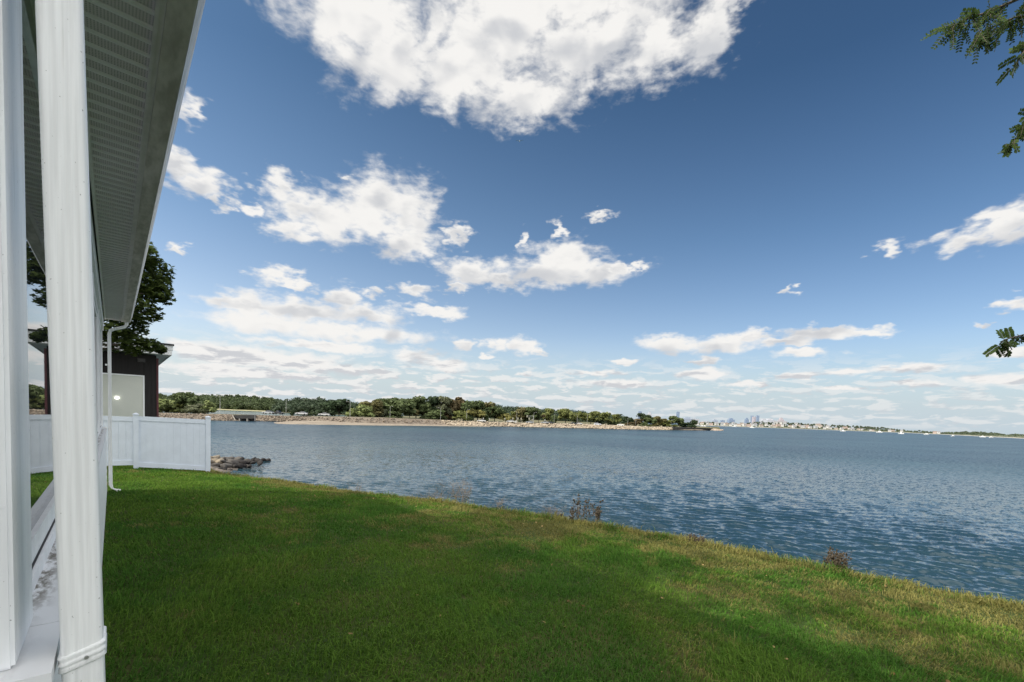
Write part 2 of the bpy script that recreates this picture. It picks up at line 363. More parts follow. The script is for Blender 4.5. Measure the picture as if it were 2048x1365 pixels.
def grass():
    n = 1500000
    u = RNG.uniform(-.1, 9, n); v = RNG.uniform(-1.6, 17.5, n)
    d = np.hypot(u, v)
    keep = (RNG.random(n) < np.clip((4.2 / np.maximum(d, .1)) ** 1.15, .12, 1) * .52) & (u < edge(v) + .10 + RNG.normal(0, .07, n)) & (u > -.09)
    # the camera stands here: nothing growing through it
    u, v, d = u[keep], v[keep], d[keep]; n = len(u)
    print('grass blades', n)
    dry0 = fbm(u * .55, v * .55, 11, 4); fine = fbm(u * 2.2 + 40, v * 2.2, 23, 3)
    t = np.clip(u / edge(v), 0, 1.05)
    tiny = fbm(u * 5.5 + 4, v * 5.5 + 9, 37, 2)
    dry = np.clip(.0 + (dry0 - .53) * 2.2 + (fine - .5) * 1.5 + (tiny - .5) * 1.3 + (t - .56) * 2.1 * np.where(t > .56, 1, .35) - np.clip((v - 9) * .05, 0, .3), 0, 1)
    tuft = fbm(u * 1.6 + 7, v * 1.6 + 3, 31, 3)
    L = (.040 + .05 * tuft) * RNG.uniform(.6, 1.35, n) * (1 - .25 * dry); wd = RNG.uniform(.0022, .0042, n) * np.clip(d / 5, 1, 2.2)
    hue = np.clip(.5 + (fbm(u * 1.1 + 60, v * 1.1 + 13, 71, 4) - .5) * 2.6 + RNG.normal(0, .12, n), 0, 1)
    L = L * (.55 + .95 * fbm(u * 3.1 + 20, v * 3.1 + 31, 93, 2))
    L = L * (1 + np.where(t > .955, RNG.uniform(0, 1.5, n), 0))
    clover = (RNG.random(n) < .05 * (fbm(u * .9 + 70, v * .9 + 2, 15, 3) > .52)); L = np.where(clover, .032, L); wd = np.where(clover, .009, wd)
    long_ = RNG.random(n) < .012; L = np.where(long_, L * 1.9, L)
    ang = RNG.uniform(0, 2 * math.pi, n); lean = RNG.uniform(.45, 1.75, n)
    flow = 2 * math.pi * fbm(u * .8 + 3, v * .8 + 8, 57, 2) * 1.5
    la = np.where(RNG.random(n) < .55, flow + RNG.normal(0, .6, n), RNG.uniform(0, 2 * math.pi, n))
    z = ground_z(u, v) - .004
    b = np.stack([u, v, z], -1); side = np.stack([np.cos(ang), np.sin(ang), 0 * ang], -1) * wd[:, None]
    ld_ = np.stack([np.cos(la), np.sin(la), 0 * la], -1)
    mid = b + np.stack([0 * u, 0 * u, L * .58], -1) + ld_ * (L * .22 * lean)[:, None]
    tip = b + np.stack([0 * u, 0 * u, L * (1 - .40 * lean)], -1) + ld_ * (L * .75 * lean)[:, None]
    V = np.stack([b - side, b + side, mid + side * .7, mid - side * .7, tip], 1).reshape(-1, 3)
    o = np.arange(n)[:, None] * 5
    q = np.concatenate([o, o + 1, o + 2, o + 3], 1); tr = np.concatenate([o + 3, o + 2, o + 4], 1)
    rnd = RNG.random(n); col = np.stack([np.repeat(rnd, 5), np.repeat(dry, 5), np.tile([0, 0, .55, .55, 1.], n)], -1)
    m, nt, bs = material('grass_blades')
    a = nt.new('ShaderNodeAttribute', attribute_name='tint'); s = nt.new('ShaderNodeSeparateColor'); nt.l.new(a.outputs['Color'], s.inputs[0])
    g = nt.mix(s.outputs[0], (.050, .125, .026), (.115, .205, .048)); dr = nt.mix(s.outputs[0], (.20, .195, .050), (.40, .355, .130))
    pick = nt.step(nt.math('ADD', s.outputs[1], nt.math('MULTIPLY', nt.math('SUBTRACT', nt.math('FRACT', nt.math('MULTIPLY', s.outputs[0], 7.31)), .5), .9)), .25, .75)
    pa = nt.new('ShaderNodeAttribute', attribute_name='patch').outputs['Fac']
    g = nt.mix(nt.step(pa, .15, .85), nt.mix(s.outputs[0], (.050, .140, .018), (.120, .290, .040)), nt.mix(s.outputs[0], (.078, .175, .020), (.195, .345, .048)))
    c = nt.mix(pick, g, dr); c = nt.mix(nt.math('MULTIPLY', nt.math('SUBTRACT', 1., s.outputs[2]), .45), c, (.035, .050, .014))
    nt.l.new(c, bs.inputs['Base Color']); bs.inputs['Roughness'].default_value = .7; bs.inputs['Specular IOR Level'].default_value = .06
    trn = nt.new('ShaderNodeBsdfTranslucent'); nt.l.new(c, trn.inputs['Color']); mx = nt.new('ShaderNodeMixShader'); mx.inputs[0].default_value = .40
    nt.l.new(bs.outputs[0], mx.inputs[1]); nt.l.new(trn.outputs[0], mx.inputs[2]); nt.l.new(mx.outputs[0], m.node_tree.nodes['Material Output'].inputs['Surface'])
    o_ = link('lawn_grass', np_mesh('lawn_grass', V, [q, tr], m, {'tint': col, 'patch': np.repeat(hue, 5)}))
    tag(o_, 'short mown green grass with dry yellow patches towards the water', 'grass', kind='stuff')
grass()

# ------------------------------------------------------------------ water
def water():
    r = [3.5]
    while r[-1] < 14000: r.append(r[-1] + max(.05, r[-1] ** 2 / (CH * 470) * .5) if r[-1] < 900 else r[-1] * 1.35)
    r = np.array(r); a = np.concatenate([np.linspace(rad(-9), rad(93), 760), np.linspace(rad(96), rad(351), 60)]); na = len(a)
    A, R_ = np.meshgrid(a, r); X = np.sin(A) * R_; Y = np.cos(A) * R_
    dr = np.gradient(r)[:, None] * np.ones((1, na)); Z = np.zeros_like(X)
    rg = np.random.default_rng(5); main = rad(62)       # crests run roughly along the shore
    for k in range(110):
        lam = .17 * (5.6 ** rg.random()); th = main + rg.normal(0, .36); kk = 2 * math.pi / lam
        amp = .0084 * lam ** .85 * rg.uniform(.5, 1.3)
        ph = kk * (X * math.sin(th) + Y * math.cos(th)) + rg.uniform(0, 6.28)
        Z += amp * (np.sin(ph) + .25 * np.sin(2 * ph + .6)) * np.exp(-(kk * dr / 3.4) ** 2)
    gust = .55 + .9 * fbm(X * .06 + 50, Y * .06 + 20, 77, 3)
    Z *= gust
    V = np.stack([X, Y, Z], -1).reshape(-1, 3); nr = len(r); ix = np.arange(nr * na).reshape(nr, na); nx = np.roll(ix, -1, 1)
    q = np.stack([ix[:-1], nx[:-1], nx[1:], ix[1:]], -1).reshape(-1, 4)[:, ::-1]
    m, nt, b = material('sea_water'); tc = nt.new('ShaderNodeTexCoord').outputs['Object']
    big = nt.noise(nt.scale(tc, (.02, .02, 1)), 1.0, 4, .6)
    c = nt.mix(nt.step(big, .35, .65), (.013, .034, .050), (.026, .058, .072)); nt.l.new(c, b.inputs['Base Color'])
    b.inputs['IOR'].default_value = 1.33; b.inputs['Roughness'].default_value = .05
    # ripples finer than the mesh: the normal itself is tilted, so far water keeps its roughness
    rot = nt.new('ShaderNodeMapping'); rot.inputs['Rotation'].default_value = (0, 0, main); rot.inputs['Scale'].default_value = (.45, 1.0, 1); nt.l.new(tc, rot.inputs['Vector'])
    def nv(scale, det):
        n = nt.new('ShaderNodeTexNoise'); n.inputs['Scale'].default_value = scale; n.inputs['Detail'].default_value = det; n.inputs['Roughness'].default_value = .6; nt.l.new(rot.outputs[0], n.inputs['Vector'])
        return nt.vmath('SUBTRACT', n.outputs['Color'], (.5, .5, .5))
    dist = nt.vmath('LENGTH', tc); far = nt.step(dist, 12, 75, .32, 1.5)
    nt.l.new(nt.step(dist, 14, 95, .05, .30), b.inputs['Roughness'])
    patch = nt.step(nt.noise(nt.scale(tc, (.035, .035, 1)), 1.0, 3, .6), .3, .7, .65, 1.25)
    tl = nt.vmath('ADD', nv(7.5, 3), nt.vmath('MULTIPLY', nv(2.2, 2), (.7, .7, 0)))
    sc = nt.vmath('SCALE', tl); nt.l.new(nt.math('MULTIPLY', nt.math('MULTIPLY', far, patch), 1.05), sc.node.inputs['Scale'])
    gm = nt.new('ShaderNodeNewGeometry'); nn = nt.vmath('NORMALIZE', nt.vmath('ADD', gm.outputs['Normal'], nt.vmath('MULTIPLY', sc, (1, 1, 0)))); nt.l.new(nn, b.inputs['Normal'])
    tag(link('water', np_mesh('water', V, [q], m, smooth=True)), kind='structure')
water()

# ------------------------------------------------------------------ the white house beside the viewer
house = empty('house', (-.2, 6.5, 2.7), 'white vinyl sunroom wing with long vented eave, gutter and mirroring windows along the lawn', 'house')
def hp(o):                       # parts keep their world coordinates under the house
    o.parent = house; o.matrix_parent_inverse = Matrix.Translation((.2, -6.5, -2.7)); return o
V0, V1 = 1.2, 11.95
wb = MB().box(-6, -.215, V0 + .02, V1, 2.5, 6.2)
wb.box(-10, -3.0, -8, V0 + .02, 2.5, 6.2)  # unseen recessed wing, added to keep the near lawn in shadow
hp(wb.build('wall', M_trim))
prof = [(-.14, 3.972)]
for k in range(11):
    zt = 3.965 - k * .118; prof += [(-.110, zt), (-.096, zt - .113), (-.110, zt - .115)]
prof += [(-.14, 3.965 - 11 * .118)]
sd = MB().extrude_y(prof[::-1], V0 - .03, V1 + .01)
hp(sd.build('siding', M_white))
lg = MB().box(-.30, -.088, 1.155, 1.419, 3.972, 4.0); lg.box(-.30, -.088, 1.422, 6.6, 3.972, 4.0); lg.box(-.30, -.088, 6.603, V1 + .012, 3.972, 4.0)
lg.box(-.60, -.105, 1.16, 1.19, 3.86, 3.971)
hp(lg.build('ledge', M_ledge))
def beveled(mb_fn, name, m, w=.004, parentfn=hp):
    o = mb_fn.build(name, m); bm = bmesh.new(); bm.from_mesh(o.data)
    bmesh.ops.bevel(bm, geom=bm.edges[:], offset=w, segments=2, affect='EDGES', clamp_overlap=True); bm.to_mesh(o.data); bm.free(); return parentfn(o)
beveled(MB().box(-.60, -.139, 1.205, 1.463, 4.001, 5.86), 'corner_post', M_trim, .006)
hp(MB().tube([(-.150, 1.2035, 4.305), (-.150, 1.2045, 4.305)], .0035, 8).build('screw', M_trim))
# soffit: flat vented strips between raised ribs, every 4 inches
ZS = 6.10; so = MB(); rb = MB(); y = -1.0; SV0, SV1 = .3, V1 + .04
so.box(-.105, .142, SV0, SV1, ZS, ZS + .02)
k0 = math.floor((SV0 - 2.477) / .1035)
for k in range(k0 + 1, 200):
    yv = 2.477 + k * .1035
    if yv > SV1 - .02: break
    rb.add([(-.10, yv - .012, ZS - .0005), (.141, yv - .012, ZS - .0005), (.141, yv - .007, ZS - .010), (-.10, yv - .007, ZS - .010), (.141, yv + .007, ZS - .010), (-.10, yv + .007, ZS - .010), (.141, yv + .012, ZS - .0005), (-.10, yv + .012, ZS - .0005)],
           [(0, 3, 2, 1), (3, 5, 4, 2), (5, 7, 6, 4)])
sf = hp(so.build('soffit', M_soffit)); rbo = rb.build('soffit_rib', M_rib); rbo.parent = sf
tag(rbo, kind='stuff')
jc = MB().box(-.112, -.092, SV0, SV1, ZS - .012, ZS - .001); hp(jc.build('inner_channel', M_rib))
jc = MB().box(.138, .152, SV0, SV1, ZS - .014, ZS + .02); jc.box(.1525, .171, SV0, SV1, ZS - .009, ZS + .16); hp(jc.build('fascia', M_grey))
gp = [(.172, 6.088), (.258, 6.086), (.262, 6.088), (.262, 6.10), (.174, 6.10), (.174, 6.24), (.172, 6.24)]
gt = MB().extrude_y(gp, SV0, SV1 + .02); gto = hp(gt.build('gutter', M_gut))
lp = [(.2625, 6.087), (.280, 6.112), (.286, 6.135), (.283, 6.155), (.296, 6.185), (.304, 6.200), (.305, 6.222), (.297, 6.222), (.297, 6.205), (.278, 6.160), (.278, 6.14), (.2625, 6.10)]
gl = MB().extrude_y(lp, SV0, SV1 + .02).build('gutter_lip', M_gutl); gl.parent = gto
rf = MB(); yy0, yy1 = .2, V1 + .12
rf.add([(.27, yy0, 6.235), (.27, yy1, 6.235), (-5.6, yy1, 8.2), (-5.6, yy0, 8.2), (.27, yy0, 6.26), (.27, yy1, 6.26), (-5.6, yy1, 8.26), (-5.6, yy0, 8.26), (-11, yy0, 6.3), (-11, yy1, 6.3)],
       [(0, 1, 2, 3), (4, 7, 6, 5), (0, 4, 5, 1), (1, 5, 6, 2), (3, 7, 4, 0), (7, 8, 9, 6), (2, 9, 8, 3)])
rf.add([(-2.6, -8.2, 6.22), (-2.6, yy0 - .01, 6.22), (-6, yy0 - .01, 7.4), (-6, -8.2, 7.4), (-10.5, yy0 - .01, 6.22), (-10.5, -8.2, 6.22)], [(0, 1, 2, 3), (3, 2, 4, 5)])  # roof of the unseen wing, added for its shadow on the lawn
hp(rf.build('roof', M_shingle))
gb = MB().add([(-.2, V1 + .005, 6.19), (-6, V1 + .005, 6.19), (-5.6, V1 + .005, 8.15)], [(0, 1, 2)]); hp(gb.build('gable', M_trim))
# frieze, header and the window bays
hp(MB().box(-.2, -.125, V0, V1, 5.87, 6.095).build('frieze', M_trim))
BAYS = [(1.47, 4.05), (4.19, 6.65), (6.79, 9.25), (9.39, 11.72)]
ps = [(4.055, 4.185), (6.655, 6.785), (9.255, 9.385), (11.725, 11.94)]
for a, b in ps: beveled(MB().box(-.3, -.146, a, b, 4.001, 5.869), 'mullion', M_trim, .005)
for a, b in BAYS:
    fr = MB()
    fr.box(-.205, -.158, a, b, 4.001, 4.036); fr.box(-.205, -.172, a + .03, b - .03, 4.042, 4.105)           # outer sill, sash rail
    fr.box(-.205, -.158, a, b, 5.80, 5.868); fr.box(-.205, -.172, a + .03, b - .03, 5.735, 5.797)
    fr.box(-.205, -.160, a, a + .026, 4.0365, 5.7995); fr.box(-.205, -.160, b - .026, b, 4.0365, 5.7995)
    fr.box(-.205, -.173, a + .03, a + .075, 4.1055, 5.7345); fr.box(-.205, -.173, b - .075, b - .03, 4.1055, 5.7345)
    wo = hp(fr.build('window', M_trim))
    pn = MB().add([(-.186, a + .07, 4.10), (-.186, b - .07, 4.10), (-.186, b - .07, 5.74), (-.186, a + .07, 5.74)], [(0, 1, 2, 3)]).build('pane', M_glass); pn.parent = wo
    gk = MB().box(-.205, -.168, a + .026, b - .026, 4.0362, 4.0418).build('groove_shade', M_dark); gk.parent = wo  # dark strip stands in for the shaded groove between sill and sash
# downspouts
def spout_profile(wu, wv, ridges=3, amp=.0010, r=.012):
    """rounded rectangle with shallow flutes on the two wide faces; (x, y) about the centre"""
    pts = []; n = 40
    for i in range(n + 1):
        t = -wu / 2 + r + (wu - 2 * r) * i / n; pts.append((t, -wv / 2 + amp * (1 - math.cos(2 * math.pi * ridges * i / n)) * .5))
    for i in range(1, 6): a = -math.pi / 2 + i * math.pi / 12; pts.append((wu / 2 - r + r * math.cos(a), -wv / 2 + r + r * math.sin(a)))
    m_ = 14
    for i in range(m_ + 1):
        t = -wv / 2 + r + (wv - 2 * r) * i / m_; pts.append((wu / 2 - amp * (1 - math.cos(2 * math.pi * 2 * i / m_)) * .5, t))
    for i in range(1, 6): a = i * math.pi / 12; pts.append((wu / 2 - r + r * math.cos(a), wv / 2 - r + r * math.sin(a)))
    pts += [(-wu / 2 + r, wv / 2)]
    for i in range(1, 6): a = math.pi / 2 + i * math.pi / 12; pts.append((-wu / 2 + r + r * math.cos(a), wv / 2 - r + r * math.sin(a)))
    for i in range(0, 6): a = math.pi + i * math.pi / 12; pts.append((-wu / 2 + r + r * math.cos(a), -wv / 2 + r + r * math.sin(a)))
    return pts
FR = ((1, 0, 0), (0, 1, 0))
def spout_u(z): return -.0475 - (z - 3.95) * .0165
prof = spout_profile(.0625, .083)
zs = [2.85, 3.0, 4.0, 5.0, 5.72]
ds = MB().sweep(prof, [(spout_u(z), 1.2 + .0415, z) for z in zs], [FR] * len(zs))
ds.sweep(prof, [(spout_u(5.72), 1.2415, 5.7205), (.02, 1.2415, 5.86), (.15, 1.2415, 5.98), (.20, 1.2415, 6.085)], [((.96, 0, .28), (0, 1, 0)), ((.75, 0, -.66), (0, 1, 0)), ((.75, 0, -.66), (0, 1, 0)), FR])
dso = hp(ds.build('downspout', M_alu, smooth=True))
st = MB()
for k, (z, t) in enumerate([(0, .0), (.006, .005), (.013, .001), (.022, .001), (.029, .005), (.036, .001), (.046, .001), (.053, .005), (.060, .0)]): pass
sp_ = [(0, .0), (.003, .0035), (.009, .0008), (.013, .0008), (.0165, .004), (.020, .0008), (.025, .0008), (.031, .0035), (.034, 0)]
prs = spout_profile(.0645, .085, 1, 0.)
zc = 3.979
st.sweep(prs, [(spout_u(zc + z), 1.2415, zc + z) for z, t in sp_], [((1 + t * 28, 0, .30), (0, 1 + t * 20, 0)) for z, t in sp_])
so_ = st.build('strap', M_alu, dso, True)
MB().tube([(spout_u(3.995) + .006, 1.1935, 3.996), (spout_u(3.995) + .006, 1.1985, 3.996)], .0035, 10).build('strap_screw', M_screw, dso)
# far downspout at the end of the wall
pf = spout_profile(.055, .078, 3, .002)
pts = [(.215, 11.93, 6.08), (.215, 11.93, 6.03), (.18, 11.93, 5.98), (.03, 11.93, 5.92), (-.03, 11.93, 5.88), (-.045, 11.93, 5.80), (-.045, 11.93, 3.55)]
frs = [FR, FR, ((.5, 0, -.86), (0, 1, 0)), ((.3, 0, -.95), (0, 1, 0)), ((.75, 0, -.66), (0, 1, 0)), FR, FR]
fd = MB().sweep(pf, pts, frs)
pb = spout_profile(.060, .083, 3, .002)
fd.sweep(pb, [(-.045, 11.93, 3.60), (-.045, 11.93, 2.86), (-.02, 11.93, 2.78), (.06, 11.92, 2.735), (.11, 11.91, 2.73)], [FR, FR, ((.8, 0, -.6), (0, 1, 0)), ((.25, 0, -.97), (0, 1, 0)), ((.1, 0, -.99), (0, 1, 0))])
fdo = hp(fd.build('downspout', M_alu, smooth=False))
for z in (5.62, 5.2): MB().box(-.11, -.076, 11.91, 11.95, z, z + .03).build('strap', M_alu, fdo)

# ------------------------------------------------------------------ white vinyl fence
fence = empty('fence', (.45, 16.0, 2.7), 'white vinyl privacy fence of tongue and groove panels behind the lawn', 'fence')
def fp(o): o.parent = fence; o.matrix_parent_inverse = Matrix.Translation((-.45, -16.0, -2.7)); return o
FP = [(-1.45, 16.30, 2.72, 4.17), (.465, 15.98, 2.68, 4.165), (2.10, 15.95, 2.45, 4.13)]
for (x, y, z0, z1) in FP:
    ax = np.array([.999, -.02, 0]); p = np.array([x, y, 0.])
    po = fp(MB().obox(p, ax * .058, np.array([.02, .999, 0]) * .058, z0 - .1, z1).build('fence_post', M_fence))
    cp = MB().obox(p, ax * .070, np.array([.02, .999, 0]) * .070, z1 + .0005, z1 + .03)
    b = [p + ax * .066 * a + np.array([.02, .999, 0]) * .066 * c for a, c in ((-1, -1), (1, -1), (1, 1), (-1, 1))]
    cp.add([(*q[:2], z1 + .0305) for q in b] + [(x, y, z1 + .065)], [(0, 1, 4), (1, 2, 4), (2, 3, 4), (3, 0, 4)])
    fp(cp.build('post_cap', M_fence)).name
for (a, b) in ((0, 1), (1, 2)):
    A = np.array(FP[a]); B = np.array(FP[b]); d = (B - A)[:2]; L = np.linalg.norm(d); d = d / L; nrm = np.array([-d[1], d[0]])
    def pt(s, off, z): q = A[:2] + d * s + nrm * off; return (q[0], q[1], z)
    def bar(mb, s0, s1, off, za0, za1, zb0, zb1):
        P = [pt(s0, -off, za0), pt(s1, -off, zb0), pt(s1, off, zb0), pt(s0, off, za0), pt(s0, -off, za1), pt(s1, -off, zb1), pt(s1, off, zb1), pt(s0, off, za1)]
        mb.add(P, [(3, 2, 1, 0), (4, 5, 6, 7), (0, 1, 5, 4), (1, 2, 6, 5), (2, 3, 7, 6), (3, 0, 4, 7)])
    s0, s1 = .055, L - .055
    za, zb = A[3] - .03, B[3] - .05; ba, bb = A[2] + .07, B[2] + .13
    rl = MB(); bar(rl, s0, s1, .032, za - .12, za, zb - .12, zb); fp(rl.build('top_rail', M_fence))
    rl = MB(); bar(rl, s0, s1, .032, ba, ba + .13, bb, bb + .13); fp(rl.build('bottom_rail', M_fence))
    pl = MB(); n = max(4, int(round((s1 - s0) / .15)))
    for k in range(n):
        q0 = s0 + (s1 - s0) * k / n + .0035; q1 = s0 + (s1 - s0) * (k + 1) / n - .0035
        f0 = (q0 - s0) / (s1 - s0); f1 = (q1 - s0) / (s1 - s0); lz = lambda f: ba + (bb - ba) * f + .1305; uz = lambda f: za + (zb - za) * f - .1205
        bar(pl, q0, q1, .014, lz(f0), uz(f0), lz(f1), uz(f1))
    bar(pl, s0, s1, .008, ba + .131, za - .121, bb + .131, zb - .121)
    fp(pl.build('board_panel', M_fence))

# ------------------------------------------------------------------ dark cottage beyond the fence
cot = empty('cottage', (-3, 21, 2.6), 'dark brown board cottage with white flat eave and large pale window behind the fence', 'cottage')
def cp_(o): o.parent = cot; o.matrix_parent_inverse = Matrix.Translation((3, -21, -2.6)); return o
YW, YF = 19.6, 19.0
cwx = on_y(313, 770, YW)[0]; crx = on_y(346, 700, YF)[0]
wbm = MB().box(-9, cwx, YW, 27, 2.3, 6.10)
k = 0; x = cwx - .13
while x > -4:
    wbm.box(x - .008, x + .004, YW - .012, YW - .001, 2.4 if x > .86 else 5.5, 6.0); x -= .2
cp_(wbm.build('wall', M_brown))
cp_(MB().box(cwx + .001, cwx + .055, YW - .03, YW + .05, 2.4, 6.02).build('corner_trim', M_red))
zt = on_y(346, 689, YF)[2]; zb_ = on_y(346, 711, YF)[2]
fa = MB().box(-9.6, crx, YF, YF + .04, zb_ + .16, zt - .05); fa.box(-9.6, crx - .025, YF + .012, YF + .05, zb_, zb_ + .1595)
fa.box(crx - .04, crx, YF + .0405, 27.5, zb_ + .16, zt - .05); fa.box(crx - .065, crx - .025, YF + .0505, 27.5, zb_, zb_ + .1595)
cp_(fa.build('fascia', M_white))
cp_(MB().box(-9.6, crx - .066, YF + .051, 27.5, zb_ + .012, zb_ + .03).build('soffit', M_trim))
rfm = MB().add([(-9.7, YF - .04, zt - .049), (crx + .03, YF - .04, zt - .049), (crx + .03, 27.6, zt + .15), (-9.7, 27.6, zt + .15), (-9.7, YF - .04, zt), (crx + .03, YF - .04, zt), (crx + .03, 27.6, zt + .22), (-9.7, 27.6, zt + .22)],
               [(3, 2, 1, 0), (4, 5, 6, 7), (0, 1, 5, 4), (1, 2, 6, 5), (2, 3, 7, 6), (3, 0, 4, 7)])
cp_(rfm.build('roof', M_black))
wx0 = -.9; wx1 = on_y(286, 790, YW)[0]; wz1 = on_y(260, 752, YW)[2]
wn = MB().box(wx0 - .04, wx0, YW - .03, YW - .001, 2.9, wz1 + .04); wn.box(wx1, wx1 + .04, YW - .03, YW - .001, 2.9, wz1 + .04); wn.box(wx0, wx1, YW - .03, YW - .001, wz1, wz1 + .04); wn.box(wx0, wx1, YW - .03, YW - .001, 2.86, 2.9)
wno = cp_(wn.build('window', M_white))
m, nt, b = material('pale_glazing'); tc = nt.new('ShaderNodeTexCoord').outputs['Object']
nt.l.new(nt.mix(nt.noise(tc, 1.3, 4, .6, .4), (.50, .53, .47), (.66, .67, .60)), b.inputs['Base Color']); b.inputs['Roughness'].default_value = .12; b.inputs['IOR'].default_value = 1.45
pn = MB().box(wx0, wx1, YW - .012, YW - .002, 2.9, wz1).build('pane', m); pn.parent = wno
em, nt, b = material('pane_glint'); b.inputs['Base Color'].default_value = (.9, .9, .85, 1); b.inputs['Emission Color'].default_value = (1, .98, .92, 1); b.inputs['Emission Strength'].default_value = 5.  # glowing blob stands in for a glint on the window pane
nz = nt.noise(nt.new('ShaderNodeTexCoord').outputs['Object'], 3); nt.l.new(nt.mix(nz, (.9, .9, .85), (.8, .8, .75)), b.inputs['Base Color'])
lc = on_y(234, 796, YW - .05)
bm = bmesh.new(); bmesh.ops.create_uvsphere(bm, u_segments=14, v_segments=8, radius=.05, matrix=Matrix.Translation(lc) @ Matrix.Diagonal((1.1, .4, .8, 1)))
me = bpy.data.meshes.new('glint_globe'); bm.to_mesh(me); bm.free(); me.materials.append(em); me.shade_smooth(); cp_(link('glint_globe', me))
vc = on_y(283, 721, YW - .03); cp_(MB().box(vc[0] - .1, vc[0] + .1, YW - .05, YW - .013, vc[2] - .06, vc[2] + .06).build('wall_vent', mat('dark_vent', (.05, .045, .045), .5)))

# ------------------------------------------------------------------ leaves, trunks and crowns
def leaf_mat(name, col, var=.45, trans=.25, col2=None):
    m, nt, b = material(name); a = nt.new('ShaderNodeAttribute', attribute_name='tint')
    lo_ = tuple(c * (1 - var) for c in col); hi = col2 or tuple(c * (1 + var) for c in col)
    tc = nt.new('ShaderNodeTexCoord').outputs['Object']
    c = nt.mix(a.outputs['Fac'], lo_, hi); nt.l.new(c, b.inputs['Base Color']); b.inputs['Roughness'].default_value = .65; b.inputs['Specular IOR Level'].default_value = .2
    t = nt.new('ShaderNodeBsdfTranslucent'); nt.l.new(c, t.inputs['Color']); mx = nt.new('ShaderNodeMixShader'); mx.inputs[0].default_value = trans
    nt.l.new(b.outputs[0], mx.inputs[1]); nt.l.new(t.outputs[0], mx.inputs[2]); nt.l.new(mx.outputs[0], m.node_tree.nodes['Material Output'].inputs['Surface'])
    return m
M_bark = mat('bark', (.085, .07, .055), .9, .4, 8, stretch=(1, 1, .25), bump=.6, bscale=20)
ICO = None
def ico(sub):
    bm = bmesh.new(); bmesh.ops.create_icosphere(bm, subdivisions=sub, radius=1); v = np.array([x.co[:] for x in bm.verts]); f = np.array([[y.index for y in x.verts] for x in bm.faces]); bm.free(); return v, f
ICO1, ICO2, ICO3 = ico(1), ico(2), ico(3)

def clump_cloud(lobes, per, size, rg, up=.35, core=.72):
    """leaf-sized quads scattered over ellipsoid lobes (x, y, z, rx, rz) with a dark core in each; returns V, quads, tris, tint"""
    Vs, Qs, Ts, A = [], [], [], []; o = 0
    for (x, y, z, rx, rz) in lobes:
        n = per; d = rg.normal(size=(n, 3)); d[:, 2] += up; d /= np.linalg.norm(d, axis=1)[:, None]
        rr = rg.uniform(.72, 1.12, n) ** .8
        p = np.array([x, y, z]) + d * rr[:, None] * np.array([rx, rx, rz])
        nrm = d + rg.normal(0, .55, (n, 3)); nrm /= np.linalg.norm(nrm, axis=1)[:, None]
        a = np.cross(nrm, rg.normal(size=(n, 3))); a /= np.linalg.norm(a, axis=1)[:, None]; b = np.cross(nrm, a)
        s = size * rg.uniform(.55, 1.25, n)[:, None]
        q = np.stack([p - a * s - b * s * .6, p + a * s * .9 - b * s * .7, p + a * s * .7 + b * s * .75, p - a * s * .8 + b * s * .6], 1).reshape(-1, 3)
        Vs.append(q); Qs.append(o + np.arange(n * 4).reshape(-1, 4)); o += n * 4
        A.append(np.repeat(np.clip(.5 + .32 * rg.normal(size=n) * .6 + .25 * d[:, 2], 0, 1), 4))  # tint rises towards the lobe tops: light and shade put into leaf colour
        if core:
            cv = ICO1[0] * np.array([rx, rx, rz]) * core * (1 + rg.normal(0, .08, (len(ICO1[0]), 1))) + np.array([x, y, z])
            Vs.append(cv); Ts.append(ICO1[1] + o); o += len(cv); A.append(np.full(len(cv), .12))  # dark core tint paints the shade inside the crown
    return np.concatenate(Vs), np.concatenate(Qs), (np.concatenate(Ts) if Ts else None), np.concatenate(A)
def crown_proto(seed, form='round', per=60, size=.055):
    rg = np.random.default_rng(seed); L = []
    nl = 13 if form != 'shrub' else 10
    for k in range(nl):
        a = rg.uniform(0, 6.28); h = rg.random()
        if form == 'round': z = .34 + .52 * h; R_ = .34 * math.sin(math.pi * (.25 + .62 * h)) ** .7; r = rg.uniform(.13, .21)
        elif form == 'oval': z = .28 + .62 * h; R_ = .26 * math.sin(math.pi * (.2 + .68 * h)); r = rg.uniform(.13, .2)
        elif form == 'cone': z = .12 + .75 * h; R_ = .30 * (1 - h) ; r = .07 + .14 * (1 - h)
        else: z = .22 + .5 * h * h; R_ = .36 * (1 - .5 * h); r = rg.uniform(.15, .24)
        L.append((R_ * math.cos(a), R_ * math.sin(a), z, r, r * (.8 if form != 'cone' else 1.1)))
    if form != 'cone': L.append((0, 0, .62, .25, .24))
    return clump_cloud(L, per, size, rg)
LEAFM = {'green': leaf_mat('leaves_green', (0.080, 0.105, 0.041), .32), 'dark': leaf_mat('leaves_dark_green', (0.034, 0.054, 0.024)), 'light': leaf_mat('leaves_light_green', (0.178, 0.210, 0.078)),
         'olive': leaf_mat('leaves_olive', (0.125, 0.115, 0.047), .32), 'yellow': leaf_mat('leaves_yellowing', (0.190, 0.179, 0.059), .32), 'yg': leaf_mat('leaves_yellow_green', (0.146, 0.162, 0.052), .32),
         'rust': leaf_mat('leaves_rust', (.105, .082, .040), .32), 'red': leaf_mat('leaves_reddish_brown', (0.112, 0.065, 0.045), .32), 'grey': leaf_mat('leaves_grey_green', (0.116, 0.128, 0.070)),
         'haze': leaf_mat('leaves_far_hazy', (0.085, 0.108, 0.068), .35), 'hill': leaf_mat('leaves_hill_dark', (0.043, 0.063, 0.035), .35), 'wood': leaf_mat('leaves_far_wood', (0.062, 0.084, 0.035), .4)}
